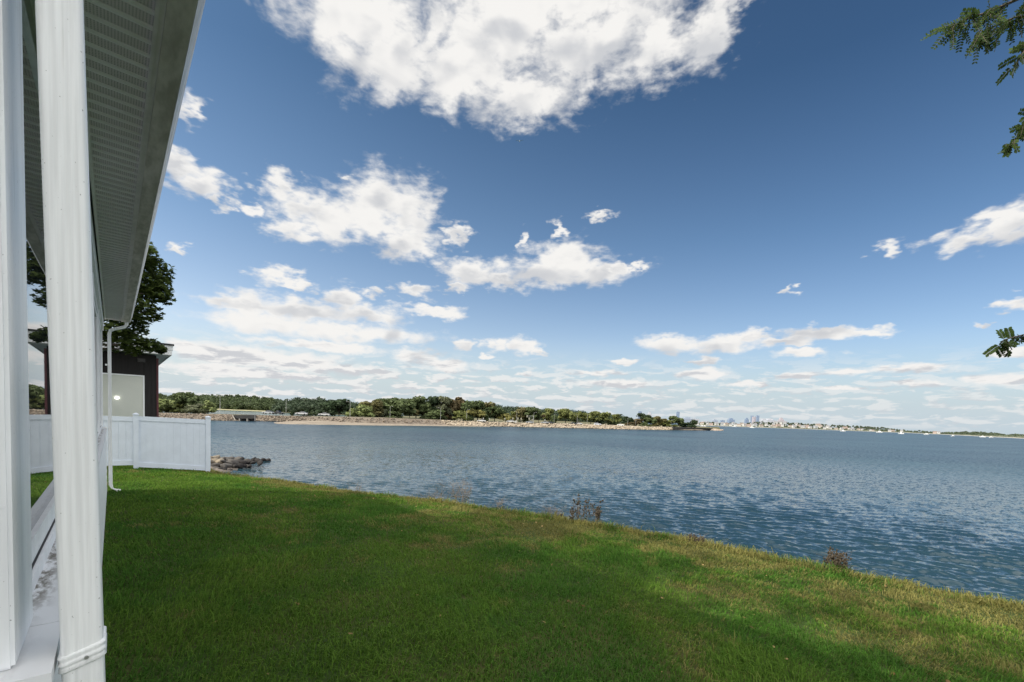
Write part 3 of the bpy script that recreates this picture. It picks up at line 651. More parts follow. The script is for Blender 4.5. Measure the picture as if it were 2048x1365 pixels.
WORDS = {'green': 'mid green', 'dark': 'dark green', 'light': 'pale green', 'olive': 'olive brown', 'yellow': 'yellowing', 'yg': 'yellow green', 'rust': 'rusty brown', 'red': 'reddish brown', 'grey': 'grey green'}
PROTOS = {}
for form in ('round', 'oval', 'cone', 'shrub'):
    for sd_ in range(4 if form in ('round', 'shrub') else 2):
        V, Q_, T_, A_ = crown_proto(100 + sd_ * 7 + len(form), form)
        PROTOS[form, sd_] = np_mesh('crown', V, [Q_, T_], LEAFM['green'], {'tint': A_})
tb = MB().tube([(0, 0, -.02), (.01, 0, .2), (-.01, .01, .45), (.0, 0, .7)], [.035, .027, .02, .006], 7)
for k in range(5):
    a = k * 1.26 + .3; tb.tube([(0, 0, .26 + .05 * k), (.12 * math.cos(a), .12 * math.sin(a), .42 + .05 * k), (.24 * math.cos(a), .24 * math.sin(a), .52 + .05 * k)], [.015, .010, .003], 5)
TRUNK = tb.mesh('trunk', M_bark)
def far_tree(name, base, h, wd, form, var, colour, label, group):
    t = empty(name, base, label, 'tree' if 'tree' in name else 'shrub', group, rz=random.uniform(0, 6.28))
    c = link('crown', PROTOS[form, var], t); c.scale = (wd, wd, h)
    c.material_slots[0].link = 'OBJECT'; c.material_slots[0].material = LEAFM[colour]
    k = link('trunk', TRUNK, t); k.scale = (min(h, wd) * .8, min(h, wd) * .8, h)
    return t

# ------------------------------------------------------------------ far shore: bank, beach, road, marsh
# (photo x, waterline y, bank top y)
SH = [(-60, 826, 815), (150, 833, 821), (315, 839, 827), (400, 841, 828.5), (440, 842, 829.5), (463, 842.3, 830), (508, 842.6, 831.5), (560, 844, 832.5), (600, 846, 833), (650, 847.5, 833.6), (700, 848.7, 834.5), (760, 849.8, 836), (820, 850.5, 838), (860, 851, 839.5), (900, 851.8, 842),
      (960, 853, 844), (1024, 854, 845.6), (1100, 855.8, 847.3), (1160, 857, 848.6), (1230, 858.8, 851.3), (1300, 860.2, 853.6), (1345, 861, 855), (1400, 861.6, 856.2), (1425, 861.5, 857.5), (1444, 861.3, 860.2)]
sx = np.array([a[0] for a in SH], float)
ws = [on_z(a[0], a[1], 0.) for a in SH]; dsr = np.array([depth(p) for p in ws])
tops = []
for a, d in zip(SH, dsr): tops.append(at_d(a[0], a[2], d + 6.5))
def shore_depth(px): return float(np.interp(px, sx, dsr))
def bank_top(px): i = np.interp(px, sx, np.arange(len(sx))); k = min(int(i), len(sx) - 2); f = i - k; return np.array(tops[k]) * (1 - f) + np.array(tops[k + 1]) * f
def ribbon(name, rows, m, kind='structure', smooth=True):
    n = len(rows[0]); V = np.concatenate([np.array(r) for r in rows]); ix = np.arange(len(V)).reshape(len(rows), n)
    q = np.stack([ix[:-1, :-1], ix[:-1, 1:], ix[1:, 1:], ix[1:, :-1]], -1).reshape(-1, 4)
    return tag(link(name, np_mesh(name, V, [q], m, smooth=smooth)), kind=kind)
xs = np.linspace(-60, 1444, 260)
def interp_rows(lst): arr = np.array(lst); return np.stack([np.interp(xs, sx, arr[:, k]) for k in range(3)], -1)
wl = interp_rows(ws); tp = interp_rows(tops)
fwdh = np.array([math.sin(YAW), math.cos(YAW), 0])
wob = lambda s, a: (fbm(xs * .05 + s, xs * 0 + s, 9, 3) - .5)[:, None] * a
M_bank = mat('rubble_bank', (.19, .155, .12), .95, .3, .9, col2=(.10, .08, .062), bump=.8, bscale=2.5, detail=8)
M_sand = mat('beach_sand', (.25, .21, .16), .95, .2, .25, col2=(.19, .155, .12), detail=8)
M_wet = mat('wet_shore', (.075, .065, .05), .7, .3, .8)
low = wl + (tp - wl) * .10; under = wl - fwdh * 3; under[:, 2] = -.9; wl0 = wl.copy(); wl0[:, 2] = -.1
mid = wl + (tp - wl) * .55 + wob(3, .5) * np.array([0, 0, 1])
ribbon('shore_waterline', [under, wl0, low], M_wet)
M_bank2 = mat('sunlit_rubble_bank', (.36, .30, .225), .95, .3, .9, col2=(.20, .165, .12), bump=.8, bscale=2.5, detail=8)  # paler copy of the bank: its sunlit tone is put into the colour
kb = int(np.searchsorted(xs, 890)) + 1
ribbon('shore_bank', [low[:kb], mid[:kb], tp[:kb]], M_bank); ribbon('shore_bank', [low[kb - 1:], mid[kb - 1:], tp[kb - 1:]], M_bank2)
# road and verge behind the bank
r0 = tp; r1 = tp + fwdh * 3 + np.array([0, 0, .10]); r2 = tp + fwdh * 12 + np.array([0, 0, .12]); r3 = tp + fwdh * 17 + np.array([0, 0, .05])
taper = np.clip((1425 - xs) / 120, .05, 1)[:, None]
r1 = tp + (r1 - tp) * taper; r2 = tp + (r2 - tp) * taper; r3 = tp + (r3 - tp) * taper
M_verge = mat('verge_grass', (.13, .11, .055), .95, .4, .2, col2=(.07, .075, .03), detail=6)
ribbon('verge', [r0, r1], M_verge)
ribbon('road', [r1 + np.array([0, 0, .004]), r2], mat('asphalt', (.055, .055, .055), .9, .3, .5))
back = tp + fwdh * 130 * taper; back[:, 2] = np.where(xs < 660, -.8, 2.6)
r3b = r3 + fwdh * 8 * taper; r3b[:, 2] = np.where(xs < 640, -.8, r3[:, 2])
ribbon('far_ground', [r2, r3, r3b, back], M_verge)
# sand spit in front of the culvert bay
spx = [548, 556, 575, 600, 640, 700, 760, 830, 900, 980]; sy0 = [846.5, 848.0, 848.8, 849.2, 849.8, 850.6, 851.4, 852.0, 852.8, 853.8]; sy1 = [845.6, 844.6, 843.8, 843.2, 842.8, 842.6, 844.0, 846.0, 849.2, 853.2]
a0 = [on_z(x, y, .02) for x, y in zip(spx, sy0)]; a1 = [on_z(x, y, z_) for x, y, z_ in zip(spx, sy1, (.03, .15, .4, .6, .75, .75, .65, .45, .2, .05))]
am = [(p + q) / 2 + np.array([0, 0, .12]) for p, q in zip(a0, a1)]; au = [p - fwdh * 2.5 + np.array([0, 0, -.8]) for p in a0]
ab = [p + fwdh * 6 + np.array([0, 0, .15]) for p in a1]
ribbon('wet_sand', [au, [p - fwdh * .8 - np.array([0, 0, .10]) for p in a0], a0], M_wet); ribbon('beach', [a0, am, a1, ab], M_sand)

# riprap: rubble stones over the bank, too many to count
def rocks_mesh(pts, sizes, rg, sub=ICO1):
    V, T, A = [], [], []; o = 0
    for p, s in zip(pts, sizes):
        v = sub[0] * (1 + rg.normal(0, .16, (len(sub[0]), 1))) * s * np.array([rg.uniform(.8, 1.4), rg.uniform(.8, 1.3), rg.uniform(.5, .8)])
        a = rg.uniform(0, 6.28); c, s_ = math.cos(a), math.sin(a); v = v @ np.array([[c, s_, 0], [-s_, c, 0], [0, 0, 1]]) + p
        V.append(v); T.append(sub[1] + o); o += len(v); A.append(np.full(len(v), rg.random()))
    return np.concatenate(V), np.concatenate(T), np.concatenate(A)
def rock_mat(name, lo_, hi):
    m, nt, b = material(name); a = nt.new('ShaderNodeAttribute', attribute_name='tint'); tc = nt.new('ShaderNodeTexCoord').outputs['Object']
    c = nt.mix(a.outputs['Fac'], lo_, hi); n = nt.noise(tc, 5, 6, .65); c = nt.mix(nt.math('MULTIPLY', nt.step(n, .4, .75), .6), c, tuple(x * .35 for x in lo_))
    nt.l.new(c, b.inputs['Base Color']); b.inputs['Roughness'].default_value = .9; b.inputs['Specular IOR Level'].default_value = .2; return m
rg = np.random.default_rng(21); pts = []; sz = []; pts2 = []; sz2 = []
for i in range(2600):
    px = rg.choice([rg.uniform(300, 465), rg.uniform(508, 610), rg.uniform(880, 1360)]) if i % 6 else rg.uniform(600, 900)
    f = rg.random() ** .8; k = (px + 60) / 1504 * 259; j = int(k); p = wl[j] + (tp[j] - wl[j]) * (.02 + f * .95)
    if px > 1345 or (600 < px < 900 and f < .35): continue
    (pts2 if px > 885 else pts).append(p + fwdh * rg.normal(0, .3) + np.array([rg.normal(0, .6), rg.normal(0, .6), .05])); (sz2 if px > 885 else sz).append(rg.uniform(.24, .60) * (1.0 if px > 885 else .62))
V, T, A_ = rocks_mesh(pts, sz, rg)
tag(link('riprap', np_mesh('riprap', V, [T], rock_mat('riprap_stone', (.17, .14, .11), (.31, .255, .20)), {'tint': A_})), 'brownish rubble stones along the far bank by the culvert', 'riprap', kind='stuff')
V, T, A_ = rocks_mesh(pts2, sz2, rg)
tag(link('riprap', np_mesh('riprap', V, [T], rock_mat('sunlit_riprap_stone', (.30, .25, .19), (.50, .42, .32)), {'tint': A_})), 'pale sunlit rubble stones along the bank below the parked cars', 'riprap', kind='stuff')  # paler stone colour carries the sunlit tone of this stretch

# culvert bridge
d0 = shore_depth(487) - 1.0
cv = empty('culvert', at_d(487, 843, d0), 'low dark concrete culvert with twin openings in the stone bank', 'culvert')
def keep(o, parent):
    o.parent = parent; o.matrix_parent_inverse = Matrix.Translation(parent.location).inverted(); return o
M_conc = mat('dark_concrete', (.030, .030, .031), .9, .3, .6); M_concl = mat('pale_concrete', (.30, .28, .25), .9, .2, .6)
def slab(px0, px1, py0, py1, d, thick, mb, dpy=.0375):
    A = at_d(px0, py0, d); B = at_d(px1, py0 + (px1 - px0) * .0, d); A2 = at_d(px0, py1, d); B2 = at_d(px1, py1, d); t = fwdh * thick
    mb.add([A, B, B2, A2, A + t, B + t, B2 + t, A2 + t], [(0, 3, 2, 1), (4, 5, 6, 7), (0, 1, 5, 4), (2, 3, 7, 6), (1, 2, 6, 5), (3, 0, 4, 7)]); return mb
keep(slab(466, 508.5, 830.5, 837.5, d0, 1.2, MB()).build('deck_wall', M_conc), cv)
keep(slab(470, 508.0, 837.6, 843.5, d0 + 1.2, 1., MB()).build('opening_shade', M_dark), cv)  # near-black slab painted as the shade inside the openings
for x in (478.5, 494): keep(slab(x - .8, x + .8, 837.4, 843.2, d0 + .02, 1., MB()).build('pier', M_concl), cv)
ww = MB().add([at_d(463.5, 830.3, d0 + .1), at_d(465.8, 830.4, d0 - .05), at_d(472, 841.5, d0 - .8), at_d(470, 841.8, d0 - .8)], [(0, 3, 2, 1)])
keep(ww.build('wing_wall', M_concl), cv); ww = MB().add([at_d(508.7, 830.6, d0), at_d(511, 831, d0 + .6), at_d(511, 842, d0 + .2), at_d(508.7, 842.4, d0 - .3)], [(0, 3, 2, 1)]); keep(ww.build('wing_wall', M_concl), cv)

# marsh water and reed strip behind the causeway road
def sheet(name, px0, px1, ya, yb, z, m, n=24):
    X = np.linspace(px0, px1, n); sl = .0375
    ribbon(name, [[on_z(x, ya + (x - px0) * sl, z) for x in X], [on_z(x, yb + (x - px0) * sl, z) for x in X]], m)
mw, nt, b = material('marsh_water'); tc = nt.new('ShaderNodeTexCoord').outputs['Object']; nt.l.new(nt.mix(nt.noise(tc, .05, 3), (.05, .10, .10), (.09, .14, .13)), b.inputs['Base Color']); b.inputs['Roughness'].default_value = .12; b.inputs['IOR'].default_value = 1.33
bn = nt.new('ShaderNodeBump'); bn.inputs['Strength'].default_value = .6; bn.inputs['Distance'].default_value = .1; nt.l.new(nt.noise(tc, 1.2, 4), bn.inputs['Height']); nt.l.new(bn.outputs[0], b.inputs['Normal'])
X = np.linspace(-100, 720, 30)
ribbon('marsh_water', [[on_z(x, 799 + (x + 0) * .0375 + 17, .55) for x in X], [on_z(x, 799 + x * .0375 + 5.0, .55) for x in X]], mw)
X = np.linspace(-100, 760, 30)
ribbon('marsh_ground', [[on_z(x, 795.7 + x * .0375 + 8.2, .75) for x in X], [on_z(x, 795.7 + x * .0375 + 6.0, .95) for x in X], [at_d(x, 795.7 + x * .0375 + 4.0, 900) for x in X]], mat('marsh_reeds', (.34, .31, .17), .95, .3, .05, col2=(.22, .21, .11)))

# woods: masses nobody could count
def wood(name, profile, d, spread, rows, step, hgt, m, label, seed, per=46, size=.9, lobe=4.2):
    rg = np.random.default_rng(seed); px = np.array([p[0] for p in profile], float); py = np.array([p[1] for p in profile], float); L = []
    x = px[0]
    while x < px[-1]:
        for r in range(rows):
            dd = d + spread * (rows - 1 - r) / max(1, rows - 1) + rg.normal(0, spread * .08); xx = x + rg.uniform(-step, step)
            yt = np.interp(xx, px, py); hor = 795.6 + xx * .0375
            frac = 1 - .82 * r / rows
            ytt = hor + (yt - hor) * (frac if r else 1) + rg.normal(0, 1.0)
            c = at_d(xx, ytt, dd); rr = lobe * rg.uniform(.7, 1.25); L.append((c[0], c[1], c[2] - rr * .8, rr, rr * .85))
            if r == rows - 1:
                for t in (.45, .1): L.append((c[0] + rg.normal(0, 2), c[1] + rg.normal(0, 2), max(1.8, c[2] * t), rr, rr * .8))
        x += step
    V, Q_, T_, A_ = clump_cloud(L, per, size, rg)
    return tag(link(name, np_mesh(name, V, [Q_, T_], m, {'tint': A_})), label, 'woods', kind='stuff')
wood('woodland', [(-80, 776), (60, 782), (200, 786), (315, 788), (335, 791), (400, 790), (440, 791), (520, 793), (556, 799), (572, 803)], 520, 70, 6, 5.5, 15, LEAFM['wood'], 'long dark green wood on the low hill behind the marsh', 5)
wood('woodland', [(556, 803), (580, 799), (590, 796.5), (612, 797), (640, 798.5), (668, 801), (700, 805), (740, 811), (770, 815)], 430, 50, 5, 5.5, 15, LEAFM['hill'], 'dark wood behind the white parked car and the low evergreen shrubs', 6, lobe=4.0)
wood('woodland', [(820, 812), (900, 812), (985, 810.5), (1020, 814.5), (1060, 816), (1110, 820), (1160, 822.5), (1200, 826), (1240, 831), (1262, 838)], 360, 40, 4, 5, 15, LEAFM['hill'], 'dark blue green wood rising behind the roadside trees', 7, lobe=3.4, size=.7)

# trees on the far bank one can tell apart: (x, top y, base y, width px, colour, form)
TR = [(325,797,823,40,'light','shrub'),(347,799,828,44,'light','shrub'),(350,806,828,34,'yg','shrub'),(374,788,828,42,'green','round'),(392,806,830,52,'grey','shrub'),(416,799,827,26,'light','shrub'),
 (652,803,834,36,'dark','shrub'),(678,801,835,46,'dark','round'),(585,821,832,11,'dark','cone'),(612,821,833,18,'dark','shrub'),(627,825,833,12,'green','shrub'),(648,822,834,10,'dark','cone'),
 (704,816,836,20,'light','shrub'),(724,807,837,42,'light','shrub'),(744,803,837,46,'olive','round'),(772,800,838,52,'green','round'),(770,818,838,26,'grey','shrub'),(800,797,839,50,'green','round'),(832,797,839,46,'green','round'),(819,815,839,30,'olive','round'),
 (847,806,839,38,'green','oval'),(862,794,840,38,'dark','round'),(872,818,841,36,'green','shrub'),(886,797,841,32,'grey','round'),(907,797,842,42,'rust','round'),(893,821,842,26,'rust','shrub'),(926,804,843,38,'green','round'),(922,820,843,30,'yg','shrub'),
 (947,818,844,40,'yellow','round'),(955,803,843,42,'green','round'),(976,808,844,36,'olive','round'),(989,813,845,36,'green','round'),(1011,826,845,32,'yellow','shrub'),(1028,824,845,20,'yg','oval'),(1041,817,846,32,'olive','round'),(1064,817,846,32,'green','round'),
 (1077,826,847,22,'rust','round'),(1096,819,847,26,'yg','oval'),(1106,830,848,16,'green','shrub'),(1131,820,849,30,'yg','round'),(1155,824,849,20,'yg','round'),(1181,823,850,34,'yg','round'),(1211,827,851,26,'yg','round'),(1232,830,851,22,'yg','oval'),(1251,834,852,24,'dark','round'),
 (1270,838,853,26,'rust','round'),(1285,829,853,28,'dark','round'),(1300,836,854,24,'green','round'),(1317,834,854,28,'olive','round'),(1325,838,855,22,'yellow','round'),(1338,840,855,26,'yg','shrub'),(1350,834,855,26,'green','round'),(1359,837,855,18,'green','oval'),(1376,844,856,28,'dark','shrub'),(1388,840,855,15,'dark','oval'),
 (1147,834,848,16,'green','shrub'),(1198,836,850,20,'dark','shrub'),(1225,840,851,18,'green','shrub'),(1048,832,846,20,'green','shrub'),(966,826,844,22,'green','shrub'),(936,828,843,20,'green','shrub'),(856,826,840,26,'green','shrub'),(790,822,839,30,'green','shrub'),(752,822,838,28,'olive','shrub'),(1310,845,855,22,'olive','shrub'),(1290,845,854,20,'green','shrub'),(1262,844,853,20,'rust','shrub')]
LANDMARK = ['beside the cottage wall', 'left of the clump', 'low at the front of the clump', 'tallest of the clump', 'spreading over the stones', 'nearest the first lamp post']
for i, (x, yt, yb, wpx, col, form) in enumerate(TR):
    d = shore_depth(x) + random.uniform(17, 30) - (6 if form == 'shrub' else 0)
    hgt = (yb - yt) * d / F; wd = wpx * d / F * 1.12; base = at_d(x, yb, d); 
    nm = 'shrub' if form == 'shrub' else 'conifer_tree' if form == 'cone' else 'broadleaf_tree'
    word = {'shrub': 'shrub', 'cone': 'pointed conifer', 'round': 'rounded tree', 'oval': 'narrow upright tree'}[form]
    if i < 6: place = LANDMARK[i]; lab = f'{WORDS[col]} {word} {place} on the far stone bank'
    else: lab = f'{WORDS[col]} {word} standing on the far bank behind the road'
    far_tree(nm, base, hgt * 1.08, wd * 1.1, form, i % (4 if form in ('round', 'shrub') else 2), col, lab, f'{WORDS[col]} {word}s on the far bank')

# street lamps
M_pole = mat('galvanised_pole', (.42, .42, .40), .5, .15, 2, metal=.2); M_head = mat('lamp_head', (.40, .40, .40), .5)
lamp0 = None
LP = [(440,792,827,-1),(572,799,829,1),(700,804,835,-1),(780,813,837,0),(881,816,842,-1),(933,819,843.5,1),(1033,823,845.5,-1),(1067,825,846.5,1),(1108,829,848,1),(1154,829,849.5,-1),(1174,830,849.5,1),(1255,836,853,1),(1271,835,853,1),(1343,840,856,1),(1382,841,857,1)]
for i, (x, yt, yb, side) in enumerate(LP):
    d = shore_depth(x) + 8.5; b_ = at_d(x, yb, d); h = (yb - yt) * d / F
    if lamp0 is None:
        t = empty('street_lamp', b_, 'x', 'street lamp', 'street lamps along the far road')
        MB().tube([(0, 0, -.3), (0, 0, 4), (0, 0, 7.6)], [.10, .085, .06], 8).build('pole', M_pole, t)
        MB().tube([(0, 0, 7.55), (.25, 0, 7.95), (.8, 0, 8.05), (1.5, 0, 8.1)], [.05, .045, .04, .035], 6).build('arm', M_pole, t)
        MB().add([(1.4, -.09, 8.02), (2.05, -.14, 8.04), (2.05, .14, 8.04), (1.4, .09, 8.02), (1.4, -.06, 8.16), (1.95, -.09, 8.17), (1.95, .09, 8.17), (1.4, .06, 8.16)], [(3, 2, 1, 0), (4, 5, 6, 7), (0, 1, 5, 4), (1, 2, 6, 5), (2, 3, 7, 6), (3, 0, 4, 7)]).build('lamp_head', M_head, t); lamp0 = t
    else: t = copy_tree(lamp0); t.location = b_
    s = h / 8.1; t.scale = (s, s, s); t.rotation_euler = (0, 0, -YAW + (0 if side >= 0 else math.pi) + random.uniform(-.3, .3))
LL = ['grey street lamp left of the culvert, beside the pale shrubs', 'straight grey street lamp rising before the dark wood beside the dark car', 'grey street lamp at the left edge of the big pale shrub', 'thin grey lamp post in front of the round green trees', 'grey street lamp before the reddish brown shrub',
      'grey street lamp in front of the yellowing tree', 'grey street lamp next to the traffic signals, arm to the left', 'grey street lamp holding the signal arm, left of the reddish tree', 'grey street lamp between the reddish tree and the big yellow green tree', 'grey street lamp right of the big yellow green tree, arm to the left',
      'grey street lamp before the wide yellow green tree', 'grey street lamp right of the white pickup on the point', 'brownish street lamp before the dark rounded tree on the point', 'street lamp at the start of the dark sheet wall', 'last street lamp towards the tip of the point']
lamps = [o for o in C.objects if o.name.startswith('street_lamp')]
for o, l in zip(lamps, LL): o['label'] = l

# traffic signals and small posts at the junction
M_sig = mat('signal_grey', (.35, .36, .34), .6); M_sg2 = mat('signal_head', (.30, .29, .22), .6)
SG = [(1025.5,836,845.8,'traffic signal on a short post beside the white utility box'),(1035.5,836,846,'plain traffic signal post right of the lamp with its arm to the left'),(1042,836.5,846,'traffic signal post with a wide head left of the overhanging arm'),(1058,836,846.5,'traffic signal post under the overhanging arm'),(1064,839,847,'low traffic signal close to the lamp with the signal arm')]
for x, yt, yb, lab in SG:
    d = shore_depth(x) + 8; b_ = at_d(x, yb, d); h = (yb - yt) * d / F; t = empty('traffic_signal', b_, lab, 'traffic signal', 'traffic signals at the junction', -YAW)
    MB().tube([(0, 0, -.2), (0, 0, h)], [.07, .06], 6).build('pole', M_sig, t); hd = MB().box(-.22, .22, -.18, .16, h * .68, h * 1.02); hd.box(-.28, .28, -.19, -.181, h * .66, h * 1.04); hd.build('signal_head', M_sg2, t)
d = shore_depth(1062) + 8; p0 = at_d(1067, 832.5, d); p1 = at_d(1055, 832.5, d)
t = empty('mast_arm', at_d(1067, 846.5, d + .4), 'long horizontal signal arm reaching left from its lamp post', 'signal arm'); keep(MB().tube([at_d(1066.6, 846.5, d + .4), at_d(1066.6, 832.5, d + .4)], [.09, .07], 6).build('pole', M_pole), t)
keep(MB().tube([p0, p1], [.07, .05], 6).build('arm', M_pole), t); q = at_d(1054.6, 833, d); keep(MB().box(q[0] - .25, q[0] + .25, q[1] - .2, q[1] + .2, q[2] - .5, q[2] + .5).build('signal_head', M_sg2), t)
PO = [(966.5,836,845,'short grey post near the parked white car'),(978.5,837,845.5,'thin bare post on the verge right of the white car'),(1009.5,836.5,845.8,'small sign post in front of the yellowing shrub'),(1089.5,839,848,'small post under the narrow yellow green tree')]
for x, yt, yb, lab in PO:
    d = shore_depth(x) + 7; b_ = at_d(x, yb, d); h = (yb - yt) * d / F; t = empty('sign_post', b_, lab, 'post', 'small posts along the far road', -YAW)
    MB().tube([(0, 0, -.2), (0, 0, h)], [.06, .055], 6).build('pole', M_sig, t); MB().box(-.2, .2, -.08, -.065, h * .72, h).build('sign_plate', M_sig, t)
d = shore_depth(1031) + 6; t = empty('utility_box', at_d(1031.5, 846, d), 'pale utility cabinet between the first signals', 'cabinet', None, -YAW); ub = MB().box(-.32, .32, -.3, .3, 0, .85); ub.box(-.35, .35, -.33, .33, .851, .92); ub.build('cabinet', mat('pale_cabinet', (.6, .6, .58), .5), t)

# cars along the far road
def car_proto(name, paint, kind):
    t = empty(name, (0, 0, 0), 'x', 'pickup truck' if kind == 'pickup' else 'car', 'cars on the far road')
    body = [(-2.25, .35), (-2.28, .75), (-2.1, .98), (-1.2, 1.02), (.85, 1.0), (1.9, .88), (2.22, .70), (2.25, .38)]
    cab = {'sedan': [(-1.55, 1.0), (-1.05, 1.42), (.25, 1.45), (.95, .995)], 'suv': [(-2.12, 1.0), (-1.95, 1.66), (.2, 1.68), (.95, .995)], 'pickup': [(-.35, 1.01), (-.28, 1.66), (.55, 1.66), (1.1, .99)]}[kind]
    def prism(pr, hw, hw2):
        n = len(pr); zlo = min(p[1] for p in pr); zhi = max(p[1] for p in pr); P = []
        for s in (-1, 1):
            for (x, z) in pr: P.append((x, s * (hw + (hw2 - hw) * (z - zlo) / (zhi - zlo)), z))
        return P, [tuple(range(n)), tuple(range(2 * n - 1, n - 1, -1))] + [(i, i + n, (i + 1) % n + n, (i + 1) % n) for i in range(n)]
    bm_ = MB(); bm_.add(*prism(body, .88, .84)); bo = bm_.build('body', paint, t)
    g = MB(); g.add(*prism([(x * .985, z) for x, z in cab], .80, .66)); g.build('window', M_cglass, t)
    zr = max(c[1] for c in cab); xr = [c[0] for c in cab if abs(c[1] - zr) < .06]
    MB().box(min(xr) - .05, max(xr) + .05, -.67, .67, zr - .01, zr + .05).build('car_roof', paint, t)
    for x in (-1.4, 1.4):
        for s in (-1, 1): MB().tube([(x, s * .72, .33), (x, s * .9, .33)], .33, 12).build('wheel', M_tyre, t)
    return t
M_cglass = mat('car_glass', (.02, .025, .03), .08, .2); M_tyre = mat('tyre', (.015, .015, .015), .8)
def paint(n, c): return mat(n, c, .25, .05, 2)
CARS = [(536,828.5,'silver_sedan',paint('silver_paint', (.30, .32, .34)),'sedan','silver parked car beside the dark truck right of the culvert'),(556,829.5,'dark_pickup',paint('black_paint', (.02, .02, .024)),'pickup','dark pickup truck by the straight lamp post'),(603,830.5,'white_sedan',paint('white_paint', (.48, .48, .48)),'sedan','white car parked beside the pointed conifer'),
 (963,844.3,'white_sedan',None,'sedan','white car in front of the yellowing tree'),(1021,845.3,'white_sedan',None,'sedan','white car left of the traffic signals'),(1089,847.6,'silver_sedan',None,'sedan','silver car under the narrow yellow green tree'),(1101,848.2,'dark_sedan',paint('dark_paint', (.025, .03, .035)),'sedan','dark car left of the lamp past the reddish tree'),
 (1147,849.5,'dark_sedan',None,'sedan','dark car left of the white car by two lamps'),(1157,849.8,'white_sedan',None,'sedan','white car at the foot of the lamp with its arm to the left'),(1195,850.8,'white_suv',paint('white_suv_paint', (.72, .75, .80)),'suv','white high car right of the wide yellow green tree'),(1241,852.3,'white_pickup',paint('white_truck_paint', (.8, .79, .76)),'pickup','white pickup truck on the point'),
 (648,832.3,'white_sedan',None,'sedan','white car half hidden beneath the dark shrubs'),(1059,847,'silver_sedan',None,'sedan','silver car behind the traffic signals')]
cprot = {}
for x, y, nm, pm, kind, lab in CARS:
    d = shore_depth(x) + 6.3
    if nm not in cprot: t = car_proto(nm, pm, kind); cprot[nm] = t
    else: t = copy_tree(cprot[nm])
    t['label'] = lab; g = bank_top(x); t.location = tuple(at_d(x, y, d + (4 if x == 648 else 0))); t.rotation_euler = (0, 0, -YAW + random.uniform(-.15, .15) + (0 if random.random() < .5 else math.pi)); t.scale = (.82,) * 3

# sheet-pile wall and rocky tip of the point
d1, d2 = shore_depth(1345) - 1.5, shore_depth(1420) - 1.5
pw = empty('sheet_wall', at_d(1385, 861, (d1 + d2) / 2), 'long dark rusty retaining wall at the water on the point', 'retaining wall')
mb = MB(); n = 60; P = []
for k in range(n + 1):
    f = k / n; x = 1345 + 80 * f; dd = d1 + (d2 - d1) * f + (.25 if k % 2 else 0); P += [at_d(x - 4 * (1 - f) * 0, 855.2 + 2.0 * f + .4, dd), at_d(x - (6 * f), 861.8, dd)]
mb.add(P, [(2 * k, 2 * k + 1, 2 * k + 3, 2 * k + 2) for k in range(n)]); 
keep(mb.build('pile_panel', mat('rusty_sheet_pile', (.05, .042, .036), .85, .4, .5)), pw)
mb = MB().tube([at_d(1344 + 81.5 * f, 855.3 + 2.0 * f, d1 + (d2 - d1) * f - .1) for f in np.linspace(0, 1, 8)], .22, 6); keep(mb.build('cap_beam', M_conc), pw)
tipw = [(1392, 853.2, 1396, 854.2), (1405, 853.6, 1402, 857.5), (1418, 855.0, 1416, 860.5), (1430, 857.4, 1430, 861.4), (1440, 860.2, 1442, 861.6)]
dd = shore_depth(1425) + 4
rows = [[at_d(a, b, dd + 10 - 8 * k / 4) for k, (a, b, c, e) in enumerate(tipw)], [at_d(c, e, dd - 2) for (a, b, c, e) in tipw]]
ribbon('point_beach', rows, M_sand)
rg = np.random.default_rng(4); pts = []; sz = []
for k in range(220):
    x = rg.uniform(1400, 1446); t_ = rg.random(); ya = np.interp(x, [1395, 1440], [854.5, 860.2]); pts.append(at_d(x, ya + (861.5 - ya) * t_, dd - 2 + 4 * (1 - t_))); sz.append(rg.uniform(.25, .6))
V, T, A_ = rocks_mesh(pts, sz, rg); tag(link('point_rubble', np_mesh('point_rubble', V, [T], rock_mat('point_stone', (.30, .23, .18), (.58, .47, .38)), {'tint': A_})), 'pale rubble heaped at the tip of the point', 'rubble', kind='stuff')

# ------------------------------------------------------------------ opposite shore: land, woods, houses, boats, skyline
FS = [(1375, 850.6, 4), (1440, 852.6, 5), (1500, 854.9, 6), (1560, 856.8, 8), (1620, 859.0, 9), (1700, 862.0, 8), (1760, 864.2, 7), (1800, 865.6, 5), (1850, 867.8, 2.6), (1900, 870.1, 3.2), (1960, 873.2, 4.5), (2048, 877.6, 4.5), (2140, 882.4, 4)]
fx = np.array([a[0] for a in FS], float); fw_ = [on_z(a[0], a[1], 0.) for a in FS]; fd = np.array([depth(p) for p in fw_])
hor = lambda x: 795.6 + x * .0375
M_fland = mat('far_land', (.10, .11, .06), .95, .3, .02); M_fbeach = mat('far_beach', (.42, .39, .34), .95, .15, .05)
ribbon('far_beach', [[p + np.array([0, 0, -.4]) for p in fw_], [p + (p - EYE) * np.array([1, 1, 0]) / np.linalg.norm((p - EYE)[:2]) * 25 + np.array([0, 0, .9]) for p in fw_]], M_fbeach)
def frow(k, z): return [p + (p - EYE) * np.array([1, 1, 0]) / np.linalg.norm((p - EYE)[:2]) * k + np.array([0, 0, z * a[2] / 6]) for p, a in zip(fw_, FS)]
ribbon('hill', [frow(24, .8), frow(90, 2.5), frow(200, 5), frow(340, 6), frow(800, 3)], M_fland)
rg = np.random.default_rng(77); L = []
